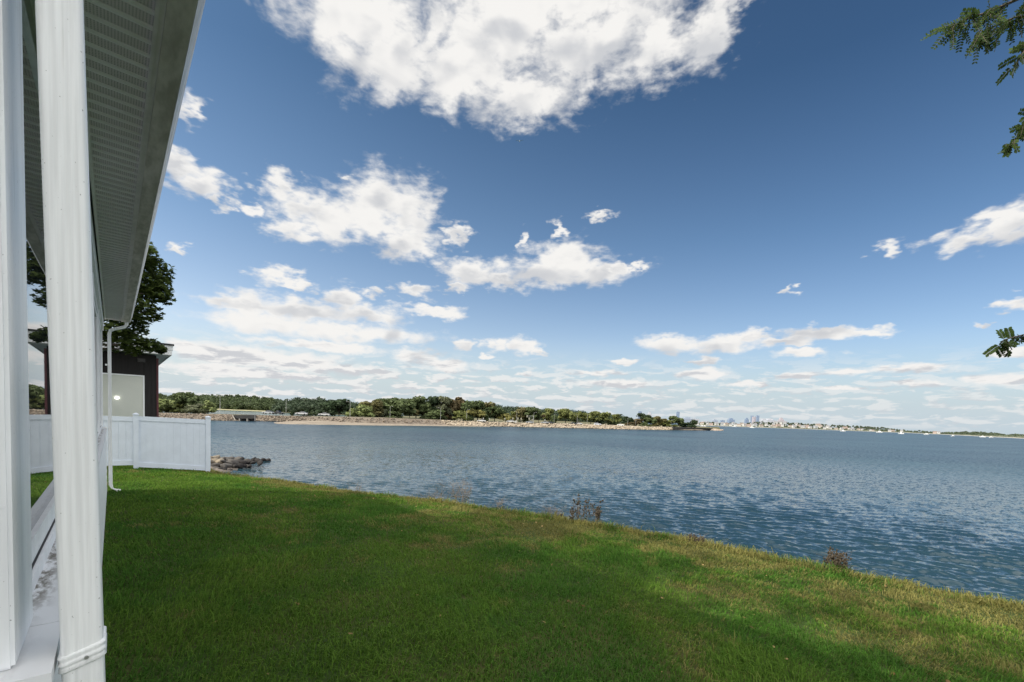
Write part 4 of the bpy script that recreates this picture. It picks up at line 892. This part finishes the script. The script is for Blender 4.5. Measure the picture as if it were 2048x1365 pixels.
TOP = [(1385, 846), (1400, 843.5), (1430, 844.5), (1460, 846), (1500, 845.5), (1520, 844), (1560, 845), (1590, 845), (1620, 847.5), (1660, 849), (1700, 851), (1740, 853), (1775, 856), (1800, 859.5), (1830, 861), (1855, 862.5), (1880, 864), (1905, 864.8), (1930, 863.2), (1960, 864), (1990, 866), (2015, 869), (2040, 868.5), (2100, 871)]
tx = np.array([a[0] for a in TOP], float); ty = np.array([a[1] for a in TOP], float)
L1, L2 = [], []
x = 1385
while x < 2100:
    sd_ = float(np.interp(x, fx, fd)); yt = np.interp(x, tx, ty); 
    for r in range(4):
        dd = sd_ + 60 + 65 * r + rg.uniform(-20, 20); s = rg.uniform(.75, 1.2) * (4.2 if x < 1810 else 3.2)
        ys = float(np.interp(x, fx, [a[1] for a in FS]))
        yy = ys + (yt - ys) * (.30 + .70 * (r / 3)) + rg.normal(0, .7) + .6
        if x > 1880 or rg.random() < (.8 if r > 1 else .5): c = at_d(x + rg.uniform(-2, 2), yy, dd); (L1 if x < 1870 else L2).append((c[0], c[1], c[2] - s * .8, s, s * .85))
    x += 2.6 if x < 1880 else 2.2
for nm, LL_, mm, lab in (('far_woods', L1, LEAFM['haze'], 'grey green trees mixed among the houses on the opposite shore'), ('far_woods', L2, LEAFM['haze'], 'low wooded hill at the right end of the opposite shore')):
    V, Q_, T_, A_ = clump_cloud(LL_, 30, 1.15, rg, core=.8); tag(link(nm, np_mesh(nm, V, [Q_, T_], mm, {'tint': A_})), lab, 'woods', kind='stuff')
# houses
M_hw = [mat('white_clapboard', (.58, .57, .56), .7, .08), mat('cream_clapboard', (.50, .46, .41), .7, .08), mat('grey_clapboard', (.42, .44, .46), .7, .08), mat('pinkish_brick', (.46, .36, .32), .8, .1)]
M_hr = [mat('grey_roof', (.20, .20, .21), .9, .15), mat('brown_roof', (.20, .16, .14), .9, .15)]
M_hwin = mat('far_window', (.05, .06, .07), .2)
HP = []
for k in range(4):
    t = empty('shore_house', (0, -5000, -50), 'x', 'house', 'houses on the opposite shore'); w2, d2_, h2 = [(4.5, 4, 5.5), (5.5, 4, 4.5), (4, 4.5, 6.2), (6.5, 4.5, 4.2)][k]
    wl_ = MB().box(-w2, w2, -d2_, d2_, -3, h2)
    gab = h2 + d2_ * .75
    wl_.add([(-w2, -d2_, h2), (-w2, d2_, h2), (-w2, 0, gab), (w2, -d2_, h2), (w2, d2_, h2), (w2, 0, gab)], [(0, 2, 1), (3, 4, 5)]); wl_.build('wall', M_hw[k], t)
    r_ = MB(); e = .4
    for s in (-1, 1): r_.add([(-w2 - e, s * (d2_ + e), h2 - .3), (w2 + e, s * (d2_ + e), h2 - .3), (w2 + e, 0, gab + .15), (-w2 - e, 0, gab + .15)], [(0, 1, 2, 3)])
    ro = r_.build('roof', M_hr[k % 2], t); MB().box(w2 * .4, w2 * .4 + .8, -.4, .4, gab - 1, gab + 1.2).build('chimney', M_hw[3], ro)
    for x in (-w2 * .55, 0, w2 * .55):
        for z in (1.2, 3.6): 
            if z + 1.2 < h2: MB().box(x - .5, x + .5, -d2_ - .06, -d2_ - .005, z, z + 1.3).build('window', M_hwin, t)
    HP.append(t)
HS = [(1395,849.5),(1404,848.5),(1415,849.8),(1422,850.6),(1433,851),(1444,851.6),(1452,851.2),(1461,852.2),(1471,852.4),(1478,853),(1489,852.8),(1497,853.6),(1503,851),(1510,853.8),(1522,854.5),(1532,851.5),(1537,854.6),(1546,855.3),(1547,851.5),(1556,853.2),(1565,853),(1570,850),(1580,854.6),(1588,856.6),(1592,850.5),(1598,854),(1606,857.2),(1613,855),(1620,857.6),(1631,858.4),(1641,855.2),(1649,858.8),(1660,859.3),(1672,860),(1683,860.4),(1690,858.5),(1700,860.8),(1706,861),(1717,861),(1724,861.6),(1741,862.6),(1745,863),(1779,864),(1785,863.6),(1803,864.2),(1466,849.5),(1484,850),(1552,848.6),(1561,847.5),(1636,853),(1655,856),(1870,866.5),(1877,867)]
for i, (x, y) in enumerate(HS):
    k = [0, 1, 0, 3, 0, 2, 1, 0][i % 8]; t = HP[k] if not HP[k].get('used') else copy_tree(HP[k]); HP[k]['used'] = 1
    sd_ = float(np.interp(x, fx, fd)); ysh = float(np.interp(x, fx, [a[1] for a in FS])); dd = sd_ + 30 + max(0, ysh - y) * 22
    t.location = tuple(at_d(x, y, dd)); t.rotation_euler = (0, 0, -YAW - rad((x - 1024) / F * 40) + random.uniform(-.5, .5)); s = random.uniform(.75, 1.1) * (.8 if x > 1700 else 1.) * dd / 1400; t.scale = (s, s, s)
    t['label'] = ['white gabled house among trees on the opposite shore', 'long cream house among trees on the opposite shore', 'tall grey house among trees on the opposite shore', 'wide pinkish brick house on the opposite shore'][k]
    t['group'] = ['white gabled houses', 'cream houses', 'grey houses', 'brick houses'][k] + ' on the opposite shore'
for t in HP:
    if 'used' in t: del t['used']
for o in list(C.objects):
    if o.name.startswith('shore_house') and 'used' in o: del o['used']
# skyline
def tower_mat(name, a, b_, sx_=4., sz_=4.):
    m, nt, bs = material(name); tc = nt.new('ShaderNodeTexCoord').outputs['Object']; s = nt.new('ShaderNodeSeparateXYZ'); nt.l.new(tc, s.inputs[0])
    f = nt.math('GREATER_THAN', nt.math('FRACT', nt.math('MULTIPLY', s.outputs[2], 1 / sz_)), .5); g = nt.math('GREATER_THAN', nt.math('FRACT', nt.math('MULTIPLY', s.outputs[0], 1 / sx_)), .4)
    nt.l.new(nt.mix(nt.math('MULTIPLY', f, g), a, b_), bs.inputs['Base Color']); bs.inputs['Roughness'].default_value = .6; return m
TM = {'blue': tower_mat('hazy_blue_tower', (.21, .27, .37), (.16, .22, .32)), 'pale': tower_mat('hazy_pale_tower', (.46, .46, .49), (.34, .37, .43)), 'pink': tower_mat('hazy_pinkish_block', (.44, .39, .41), (.33, .32, .37)), 'grey': tower_mat('hazy_grey_block', (.30, .34, .41), (.25, .29, .37))}  # aerial haze is mixed into these tower base colours
SKYL = [(1276.5,1282.5,823,838,'blue','tall blue glass tower left of the pale crowned tower',0),(1295.5,1302.5,824,838,'pale','pale tower with narrow stepped top above the trees',1),(1352.5,1358,824,838,'blue','lone blue grey tower above the end of the trees',0),(1364,1383,835.5,846,'grey','low grey block with stepped roof near the end of the point',1),(1383,1396,838,848,'pale','long pale low block behind the last dark tree',0),
 (1424,1434,839.5,848,'grey','small grey block left of the blue office block',1),(1441,1448,841,850,'blue','narrow blue block joined left of the office block',0),(1455.5,1467,836.8,850,'blue','wide deep blue office block on the opposite shore',1),(1489.5,1496,836.2,852,'blue','short blue tower with domed top',1),(1501,1505.5,832,852,'blue','slim blue tower at the left of the pale trio',0),(1504.5,1513,834,853,'pink','pale pinkish broad tower in the middle of the trio',0),(1511.5,1516.5,831.5,853,'blue','slim blue tower at the right of the pale trio',0),
 (1521,1532,838.5,852,'pale','pale low block right of the tower trio',1),(1530,1547,837.5,851,'pale','long pale block with a stepped roof',1),(1557,1566,836,850,'pink','pinkish grey tower above the far houses',1),(1405,1416,842.5,849,'pale','pale flat block above the first far houses',0)]
for (x0, x1, yt, yb, mk, lab, crown) in SKYL:
    dd = 2600 + random.uniform(0, 900); a = at_d(x0, yb, dd); b_ = at_d(x1, yb, dd); tpz = at_d((x0 + x1) / 2, yt, dd)[2]; c = (a + b_) / 2; ax = (b_ - a) / 2; ax[2] = 0; ay = fwdh * np.linalg.norm(ax) * .8
    z0 = -2.; t = empty('city_tower', (c[0], c[1], 0), lab, 'tower')
    rz = math.atan2(ax[1], ax[0]); t.rotation_euler = (0, 0, rz); hw = np.linalg.norm(ax); H = tpz
    if crown:
        MB().box(-hw, hw, -hw * .8, hw * .8, z0, H * .82).build('shaft', TM[mk], t); MB().box(-hw * .55, hw * .5, -hw * .5, hw * .5, H * .8201, H).build('crown', TM[mk], t)
    else:
        MB().box(-hw, hw, -hw * .8, hw * .8, z0, H).build('shaft', TM[mk], t); MB().box(-hw * .3, hw * .2, -hw * .3, hw * .3, H + .01, H * 1.03).build('roof_plant', TM['grey'], t)
# boats
M_hull = mat('white_hull', (.8, .8, .8), .3, .05); M_boatg = mat('boat_windscreen', (.06, .07, .09), .2)
boat0 = None
BO = [(1404,853.2,7,'small white boat moored left of the other boats near the point'),(1409.5,853.6,6,'small white boat moored beside its twin near the point'),(1469,854.6,9,'white motor boat moored before the first far houses'),(1504,856.2,8,'white boat moored below the tower trio'),(1686,863.5,9,'white boat near the long row of far houses'),(1759,865.8,11,'white motor boat near the last far houses'),(1802,868.4,9,'white boat moored before the sandy end of the village'),(1853,870.2,9,'white cabin boat alone off the low shore'),(1906,873.2,7,'small white boat off the wooded hill'),(1965,875,9,'low white boat at left of the pair under the hill'),(1983,876,8,'low white boat at right of the pair under the hill')]
for x, y, wpx, lab in BO:
    p = on_z(x, y, 0.0); dd = depth(p); s = wpx * dd / F / 6.0
    if boat0 is None:
        t = empty('boat', p, lab, 'boat', 'white boats moored in the bay'); P = []
        st_ = [(-3, .95, 1.0), (-1.5, 1.1, .95), (.5, 1.1, 1.0), (2, .8, 1.12), (3.1, .05, 1.3)]
        for (xx, hw, zt_) in st_: P += [(xx, -hw, zt_), (xx * .94, -hw * .55, -.25), (xx * .94, hw * .55, -.25), (xx, hw, zt_)]
        Fc = [(3, 2, 1, 0)] + [(4 * k + i, 4 * k + i + 1, 4 * k + i + 5, 4 * k + i + 4) for k in range(4) for i in range(3)] + [(4 * k + 3, 4 * k, 4 * k + 4, 4 * k + 7) for k in range(4)]
        MB().add(P, Fc).build('hull', M_hull, t); MB().add([(-1, -.7, 1.02), (1.3, -.6, 1.06), (1.3, .6, 1.06), (-1, .7, 1.02), (-.9, -.6, 1.9), (.6, -.5, 1.9), (.6, .5, 1.9), (-.9, .6, 1.9)], [(4, 5, 6, 7), (0, 1, 5, 4), (2, 3, 7, 6), (3, 0, 4, 7)]).build('cabin', M_hull, t)
        MB().add([(1.305, -.55, 1.1), (1.305, .55, 1.1), (.64, .46, 1.85), (.64, -.46, 1.85)], [(0, 1, 2, 3)]).build('windscreen', M_boatg, t); MB().tube([(-.6, 0, 1.9), (-.6, 0, 3.2)], .04, 5).build('mast', M_pole, t); boat0 = t
    else: t = copy_tree(boat0)
    t.location = tuple(p); t['label'] = lab; t.scale = (s, s, s); t.rotation_euler = (0, 0, -YAW - .5 + random.uniform(-.5, .5))

# ------------------------------------------------------------------ boulder jetty in the near bay
M_rock = [rock_mat('boulder_tan', (.15, .125, .095), (.27, .23, .175)), rock_mat('boulder_grey', (.065, .06, .056), (.13, .12, .11)), rock_mat('boulder_dark', (.02, .018, .018), (.045, .042, .04))]
rg = np.random.default_rng(12); rprot = []
for k in range(9):
    v = ICO3[0].copy(); f = np.array([1.25, .95, .72]) * rg.uniform(.85, 1.15, 3)
    for q in range(7):
        nrm = rg.normal(size=3); nrm /= np.linalg.norm(nrm); lim = rg.uniform(.55, .85); dd = v @ nrm; v = v - np.outer(np.clip(dd - lim, 0, None) * .85, nrm)
    v = v * (1 + .06 * (fbm(v[:, 0] * 2 + 9, v[:, 1] * 2 + v[:, 2] * 2 + 9, k, 3) - .5)[:, None]) * f
    rprot.append(np_mesh('boulder', v, [ICO3[1]], M_rock[k % 3], {'tint': np.full(len(v), rg.random())}, smooth=True))
BLD = []
for row, (y0, yy_, n) in enumerate([(917, 920, 13), (924, 927, 12), (931, 934, 11), (938.5, 941, 8)]):
    for k in range(n):
        f = (k + .5) / n; x = 405 + f * [138, 118, 100, 60][row] + rg.uniform(-3, 3); y = y0 + (yy_ - y0) * f * .3 + rg.uniform(-1, 1) + f * (1 if row else 4)
        BLD.append((x, y, rg.uniform(6.5, 11.5) * (1 - .4 * f), f, row))
shared = {0: 'pale tan boulder in the short rock jetty', 1: 'mid grey boulder in the short rock jetty', 2: 'dark weedy boulder in the short rock jetty'}
for i, (x, y, s, f, row) in enumerate(BLD):
    zb = max(.05, .62 - .16 * row - .45 * f * (row == 0)) - (.15 * f)
    p = on_z(x, y, max(.02, zb)); dd = depth(p); r = s * dd / F
    want = 0 if f < .38 and rg.random() < .7 else (2 if f > .55 and rg.random() < .7 else 1)
    cand = [k for k in range(9) if k % 3 == want]; o = link('boulder', rprot[cand[int(rg.integers(3))]]); o.location = p; o.scale = (r, r, r); o.rotation_euler = (rg.uniform(-.5, .5), rg.uniform(-.5, .5), rg.uniform(0, 6.28))
    tag(o, shared[want], 'boulder', ['pale', 'grey', 'dark'][want] + ' boulders of the rock jetty')
# shingle bed beneath it
A = [on_z(x, y, z) for x, y, z in [(395, 919, .15), (440, 920, .1), (500, 922, -.05), (540, 926, -.3)]]; B = [on_z(x, y, z) for x, y, z in [(380, 950, .5), (430, 945, .08), (470, 942, .0), (515, 936, -.3)]]
ribbon('shingle', [A, [(p + q) / 2 + np.array([0, 0, .12]) for p, q in zip(A, B)], B, [q - fwdh * 3 + np.array([0, 0, -.4]) for q in B]], mat('shingle', (.30, .25, .20), .9, .4, 9, col2=(.12, .10, .085), bump=.8, bscale=30, detail=8))

# ------------------------------------------------------------------ maple between the houses
def maple():
    vv_ = 16.3; rg = np.random.default_rng(3)
    lob = [(292, 515, 26), (318, 545, 28), (322, 590, 24), (300, 570, 36), (290, 625, 28), (262, 655, 30), (300, 690, 17), (268, 690, 24), (322, 700, 9), (235, 680, 28), (245, 600, 55), (230, 540, 60), (200, 640, 50), (160, 560, 60), (170, 690, 30), (130, 640, 60), (280, 545, 40), (262, 500, 40)]
    V, Fq, A = [], [], []; o = 0
    shape = np.array([(0, -.5), (.16, -.28), (.5, -.34), (.36, -.06), (.56, .16), (.26, .16), (.18, .34), (0, .6), (-.18, .34), (-.26, .16), (-.56, .16), (-.36, -.06), (-.5, -.34), (-.16, -.28)])
    cs = []
    for (x, y, r) in lob:
        c = on_y(x, y, vv_ + rg.uniform(-.5, .8)); rr = r * depth(c) / F * .95; cs.append((c, rr)); n = int(90 + 900 * rr * rr * 1.9)
        d = rg.normal(size=(n, 3)); d /= np.linalg.norm(d, axis=1)[:, None]; p = c + d * (rr * rg.uniform(.35, 1.08, n) ** .7)[:, None] * np.array([1, 1.2, .95])
        for q in p:
            nrm = np.array([rg.normal(0, .45), rg.normal(0, .45) - .25, 1.]); nrm /= np.linalg.norm(nrm); a = np.cross(nrm, rg.normal(size=3)); a /= np.linalg.norm(a); b = np.cross(nrm, a); s = rg.uniform(.09, .15)
            V.append(q + (shape[:, :1] * a + shape[:, 1:] * b) * s); Fq.append(np.arange(14) + o); o += 14; A.append(np.full(14, np.clip(rg.normal(.45, .25), 0, 1)))
    t = empty('maple_tree', (-2.4, 16.6, 2.7), 'dark leafy maple between the white house and the brown cottage', 'tree')
    me = np_mesh('crown', np.concatenate(V), [np.array(Fq)], leaf_mat('maple_leaves', (.050, .082, .020), .5, .45, (.12, .165, .04)), {'tint': np.concatenate(A)}); keep(link('crown', me), t)
    tr = MB().tube([(-2.4, 16.6, 2.5), (-2.35, 16.6, 4.2), (-2.1, 16.4, 5.6), (-1.7, 16.3, 7.0), (-1.3, 16.3, 8.6)], [.2, .17, .14, .09, .03], 10)
    for (c, rr) in cs:
        if c[0] > -2.5: s0 = Vector((-2.1, 16.4, min(7.2, max(4.6, c[2] - .6)))); tr.tube([s0, s0.lerp(Vector(c), .55) + Vector((0, 0, .12)), Vector(c)], [.05, .03, .008], 6)
    keep(tr.build('trunk', M_bark), t)
maple()
def added_shade_tree():  # unseen tree added to dapple and soften the lawn shadow edge
    rg = np.random.default_rng(41); L = []
    for k in range(30): L.append((rg.uniform(-5.6, -1.6), rg.uniform(.8, 10), rg.uniform(8.6, 11.6), rg.uniform(.5, .95), rg.uniform(.4, .7)))
    V, Q_, T_, A_ = clump_cloud(L, 85, .085, rg, core=0)
    t = empty('added_shade_tree', (-7.5, 4.5, 2.7), 'unseen added tree leaning over the white house roof to dapple the lawn shadow', 'tree')
    keep(link('crown', np_mesh('crown', V, [Q_], LEAFM['green'], {'tint': A_})), t)
    tr = MB().tube([(-7.5, 4.5, 2.5), (-7.3, 4.6, 6.5), (-6.2, 4.9, 9.0)], [.26, .2, .13], 10)
    for l in L: e = Vector(l[:3]); s0 = Vector((-6.2, 4.9, 8.9)); tr.tube([s0, s0.lerp(e, .5) + Vector((0, 0, .25)), e], [.06, .035, .01], 5)
    keep(tr.build('trunk', M_bark), t)
added_shade_tree()

# ------------------------------------------------------------------ locust branches hanging in at the right
def locust():
    rg = np.random.default_rng(8); tb_ = Vector((6.3, -2.3, 2.55))
    t = empty('locust_tree', tb_, 'feathery locust tree with hanging leaf sprays reaching in at the right edge', 'tree')
    wood_ = MB().tube([tb_ - Vector((0, 0, .2)), tb_ + Vector((.05, .05, 1.8)), tb_ + Vector((-.1, .2, 3.6)), tb_ + Vector((-.3, .4, 5.6))], [.17, .14, .11, .05], 10)
    V, Fq, A = [], [], []
    def leaflets(base, dirv_, length, npair, face):
        d = np.array(dirv_, float); d /= np.linalg.norm(d); sd = np.cross(d, face); sd /= np.linalg.norm(sd); nn = np.cross(sd, d); ti = rg.random()
        for k in range(npair):
            f = (k + 1.) / npair; q = np.array(base) + d * length * f - np.array([0, 0, .12 * length * f * f]); ll = .030 * (1 - .35 * abs(f - .45)); ww = .0060
            for s in (-1, 1):
                e = sd * s * .86 + d * .42 + nn * rg.normal(0, .25); e /= np.linalg.norm(e); wv = np.cross(e, nn); wv /= np.linalg.norm(wv)
                P = [q, q + e * ll * .3 + wv * ww, q + e * ll * .75 + wv * ww * .9, q + e * ll, q + e * ll * .75 - wv * ww * .9, q + e * ll * .3 - wv * ww]
                Fq.append(np.arange(6) + len(V) * 6); V.append(np.array(P)); A.append(np.full(6, np.clip(.5 * ti + .5 * rg.random(), 0, 1)))
        wood_.tube([base, np.array(base) + d * length * .5 - np.array([0, 0, .03 * length]), np.array(base) + d * length - np.array([0, 0, .12 * length])], [.0018, .0015, .0008], 3)
    def spray(pts, d, per, dirs, wid=.012, ln=(.10, .17)):
        W_ = [at_d(x, y, d + k * .02) for k, (x, y) in enumerate(pts)]
        wood_.tube(W_, list(np.linspace(wid, .003, len(W_))), 5)
        for a, b in zip(W_[:-1], W_[1:]):
            for k in range(per):
                base = a + (b - a) * rg.random() + rg.normal(0, .012, 3); dx_, dy_ = dirs[int(rg.integers(len(dirs)))]
                dr_ = AR * (dx_ + rg.normal(0, .35)) + AU * (dy_ + rg.normal(0, .3)) + AF * rg.normal(0, .4)
                face = -AF + rg.normal(0, .45, 3); leaflets(base, dr_, rg.uniform(*ln), int(rg.integers(8, 12)), face)
        return W_
    w1 = spray([(2120, -25), (2050, -8), (1985, 22), (1930, 40), (1895, 58)], 3.5, 15, [(-.9, -.35), (-.7, -.7), (-.4, -1), (-1, -.1), (.2, -.9)], .016)
    w2 = spray([(2130, 30), (2080, 30), (2030, 35), (1985, 55), (1965, 75)], 3.6, 11, [(-.5, -.9), (-.1, -1), (-.8, -.5), (.3, -1)], .012, (.09, .15))
    spray([(1960, 60), (1945, 85)], 3.5, 4, [(-.1, -1), (.0, -1)], .004, (.13, .17))
    w3 = spray([(2120, 60), (2075, 80), (2050, 100), (2032, 128)], 3.4, 6, [(-.6, -.8), (-.3, -1), (-.9, -.3)], .009, (.06, .11))
    w4 = spray([(2110, 130), (2070, 190), (2055, 240), (2038, 270), (2012, 300)], 3.4, 8, [(-.7, -.7), (-.3, -1), (-.9, -.2), (.3, -.9)], .009, (.05, .09))
    w5 = spray([(2110, 640), (2070, 665), (2035, 673), (2008, 680), (1996, 694)], 3.3, 4, [(-.6, -.7), (-.2, -1), (-.9, -.2), (.3, -.8), (-.3, .8)], .007, (.045, .085))
    spray([(2012, 680), (2024, 700)], 3.3, 4, [(.2, -1), (-.2, -.8)], .004, (.03, .05))
    for w_, z in ((w1, 4.9), (w2, 4.7), (w3, 4.3), (w4, 4.0), (w5, 2.6)):
        s0 = tb_ + Vector((-.2 if z > 4 else 0, .3 if z > 4 else .1, z)); e = Vector(w_[0]); wood_.tube([s0, s0.lerp(e, .5) + Vector((0, 0, .15)), e], [.05, .03, .014], 7)
    for k in range(160):      # the rest of the crown, beyond the right edge
        c = tb_ + Vector((rg.normal(.6, 1.0), rg.normal(-.9, 1.0), rg.uniform(3.6, 7.0))); leaflets(np.array(c), (rg.normal(), rg.normal(), -.4), .16, 10, np.array([0, .3, 1.]))
        wood_.tube([c, c.lerp(tb_ + Vector((-.2, .3, 4.8)), .5), tb_ + Vector((-.2, .3, 4.8))], [.004, .008, .012], 3) if k % 5 == 0 else None
    keep(link('crown', np_mesh('crown', np.concatenate(V), [np.array(Fq)], leaf_mat('locust_leaflets', (.028, .062, .014), .6, .35, (.075, .125, .024)), {'tint': np.concatenate(A)})), t)
    keep(wood_.build('trunk', M_bark), t)
locust()

# ------------------------------------------------------------------ weeds along the lawn edge
M_dry = mat('dry_stem', (.20, .15, .10), .9, .3, 9); M_dock = mat('brown_seed_head', (.048, .037, .022), .9, .4, 30); M_weedleaf = leaf_mat('weed_leaves', (.09, .10, .025)); M_redl = mat('red_weed_leaf', (.085, .070, .028), .8, .3, 20)
def weed(px, py, hpx, n, spread, label, style, seed, name='weed'):
    rg = np.random.default_rng(seed); p = on_z(px, py + 3, 2.46); p[2] = float(ground_z(p[0:1], p[1:2])[0]); d = depth(p); h = hpx * d / F * 1.35; t = empty(name, p, label, 'weed')
    stm = MB(); V, Q, A = [], [], []; hv = MB(); lv = MB()
    for k in range(n):
        b_ = np.array([0, 0, -.1]) + AR * rg.normal(0, spread * .5) + AF * rg.normal(0, .1); hh = h * rg.uniform(.55, 1.0); ln = AR * rg.normal(.12 if style == 'airy' else 0, .05 if style == 'stump' else .2) * hh + AF * rg.normal(0, .05 if style == 'stump' else .1) * hh
        P = [b_, b_ + ln * .3 + np.array([0, 0, hh * .5]), b_ + ln + np.array([0, 0, hh])]; stm.tube(P, [.004, .003, .0015], 4)
        for q in range(9 if style == 'airy' else 6):
            f = rg.uniform(.4, 1); a = b_ + ln * f + np.array([0, 0, hh * f]); e = a + AR * rg.normal(0, .09) + np.array([0, 0, rg.uniform(.01, .08)]) + AF * rg.normal(0, .05)
            stm.tube([a, e], [.0016, .0010], 3)
            if style == 'airy':
                for r in range(3): c = e + rg.normal(0, .018, 3); hv.add(ICO1[0] * .0045 + c, [tuple(x) for x in ICO1[1]])
        if style in ('dock', 'stump'):
            for q in range(15): f = rg.uniform(.5, 1.02); c = b_ + ln * f + np.array([0, 0, hh * f]) + rg.normal(0, .017, 3); hv.add(ICO1[0] * rg.uniform(.007, .016) * np.array([1, 1, 1.3]) + c, [tuple(x) for x in ICO1[1]])
        for q in range(5):
            f = rg.uniform(.02, .55); c = b_ + ln * f + np.array([0, 0, hh * f]); dr_ = AR * rg.normal() + AF * rg.normal() + np.array([0, 0, rg.uniform(-.1, .7)]); dr_ /= np.linalg.norm(dr_); sd = np.cross(dr_, rg.normal(size=3)); sd /= np.linalg.norm(sd); s = rg.uniform(.03, .07)
            lv.add([c, c + dr_ * s * .5 + sd * s * .2, c + dr_ * s, c + dr_ * s * .5 - sd * s * .2], [(0, 1, 2, 3)])
    stm.build('stem', M_dry, t); hv.build('seed_head', M_dock if style != 'airy' else M_dry, t) if hv.v else None; lv.build('leaf', M_redl if style != 'airy' else M_weedleaf, t)
    return t
weed(905, 1000, 46, 12, .34, 'tall airy dry weed leaning right over the water at the lawn edge', 'airy', 1)
weed(930, 1004, 50, 9, .22, 'tall airy dry weed right of the leaning one', 'airy', 2)
weed(862, 996, 22, 7, .25, 'low thin weed left of the tall airy ones', 'airy', 3)
weed(710, 980, 24, 4, .12, 'single thin dry stalk on the left part of the lawn edge', 'airy', 13)
weed(998, 1020, 22, 5, .10, 'short dry weed alone between the airy weeds and the brown ones', 'airy', 4)
weed(1168, 1048, 50, 9, .14, 'tallest dark brown dock weed with clustered seed heads', 'dock', 5)
weed(1190, 1051, 40, 7, .15, 'dark brown dock weed just right of the tallest one', 'dock', 6)
weed(1148, 1044, 30, 6, .16, 'reddish leafed dock weed left of the tallest one', 'dock', 7)
weed(1120, 1037, 26, 5, .18, 'sparse brown weed at the left of the dock clump', 'airy', 8)
weed(1092, 1032, 22, 4, .16, 'sparse brown weed left of the dock clump, nearer the airy weeds', 'airy', 9)
weed(1390, 1088, 22, 22, .12, 'small low clump of dark dried weed at the lawn edge', 'stump', 10)
weed(1670, 1143, 44, 20, .045, 'upright dried brown weed stump standing at the lawn edge', 'stump', 11)
weed(1660, 1143, 16, 14, .20, 'low dried weed spreading round the upright brown stump', 'stump', 12)
v = rprot[0].copy(); p = on_z(1583, 1131, 2.42); o = link('stone', v); o.location = p; r = 13 * depth(p) / F; o.scale = (r, r * .7, r * .5); tag(o, 'pale stone half hidden in the grass at the lawn edge', 'stone')
# fallen leaves
rg = np.random.default_rng(31); V, Fq, A = [], [], []
for k in range(300):
    u = rg.uniform(.2, 7.4); v_ = rg.uniform(-.5, 14)
    if u > edge(v_) - .1: continue
    z = float(ground_z(np.array([u]), np.array([v_]))[0]) + rg.uniform(.02, .045); a = rg.uniform(0, 6.28); s = rg.uniform(.008, .026); e = np.array([math.cos(a), math.sin(a), rg.normal(0, .3)]); f = np.array([-math.sin(a), math.cos(a), rg.normal(0, .3)]); c = np.array([u, v_, z])
    Fq.append(np.arange(6) + 6 * len(V)); V.append(np.array([c - e * s, c - e * s * .4 + f * s * .5, c + e * s * .5 + f * s * .45, c + e * s, c + e * s * .5 - f * s * .45, c - e * s * .4 - f * s * .5])); A.append(np.full(6, rg.random()))
tag(link('fallen_leaves', np_mesh('fallen_leaves', np.concatenate(V), [np.array(Fq)], leaf_mat('fallen_leaf', (.22, .12, .04), .5, .2, (.42, .30, .12)), {'tint': np.concatenate(A)})), 'tiny yellow and brown fallen leaves scattered over the lawn', 'fallen leaves', kind='stuff')
# gull high in the sky
p = at_d(1039, 283, 70); g = empty('gull', p, 'tiny white gull flying below the biggest cloud', 'gull', None, .7)
MB().tube([(-.22, 0, 0), (-.08, 0, .01), (.08, 0, .02), (.2, 0, .03), (.26, 0, .02)], [.012, .055, .065, .04, .008], 8).build('body', M_hull, g)
for s in (-1, 1): MB().add([(.09, s * .03, .03), (-.05, s * .03, .03), (-.03, s * .3, .14), (.1, s * .3, .15), (-.1, s * .62, .06), (-.04, s * .62, .065)], [(0, 1, 2, 3), (3, 2, 4, 5)]).build('wing', M_hull, g)
print('objects', len(C.objects))
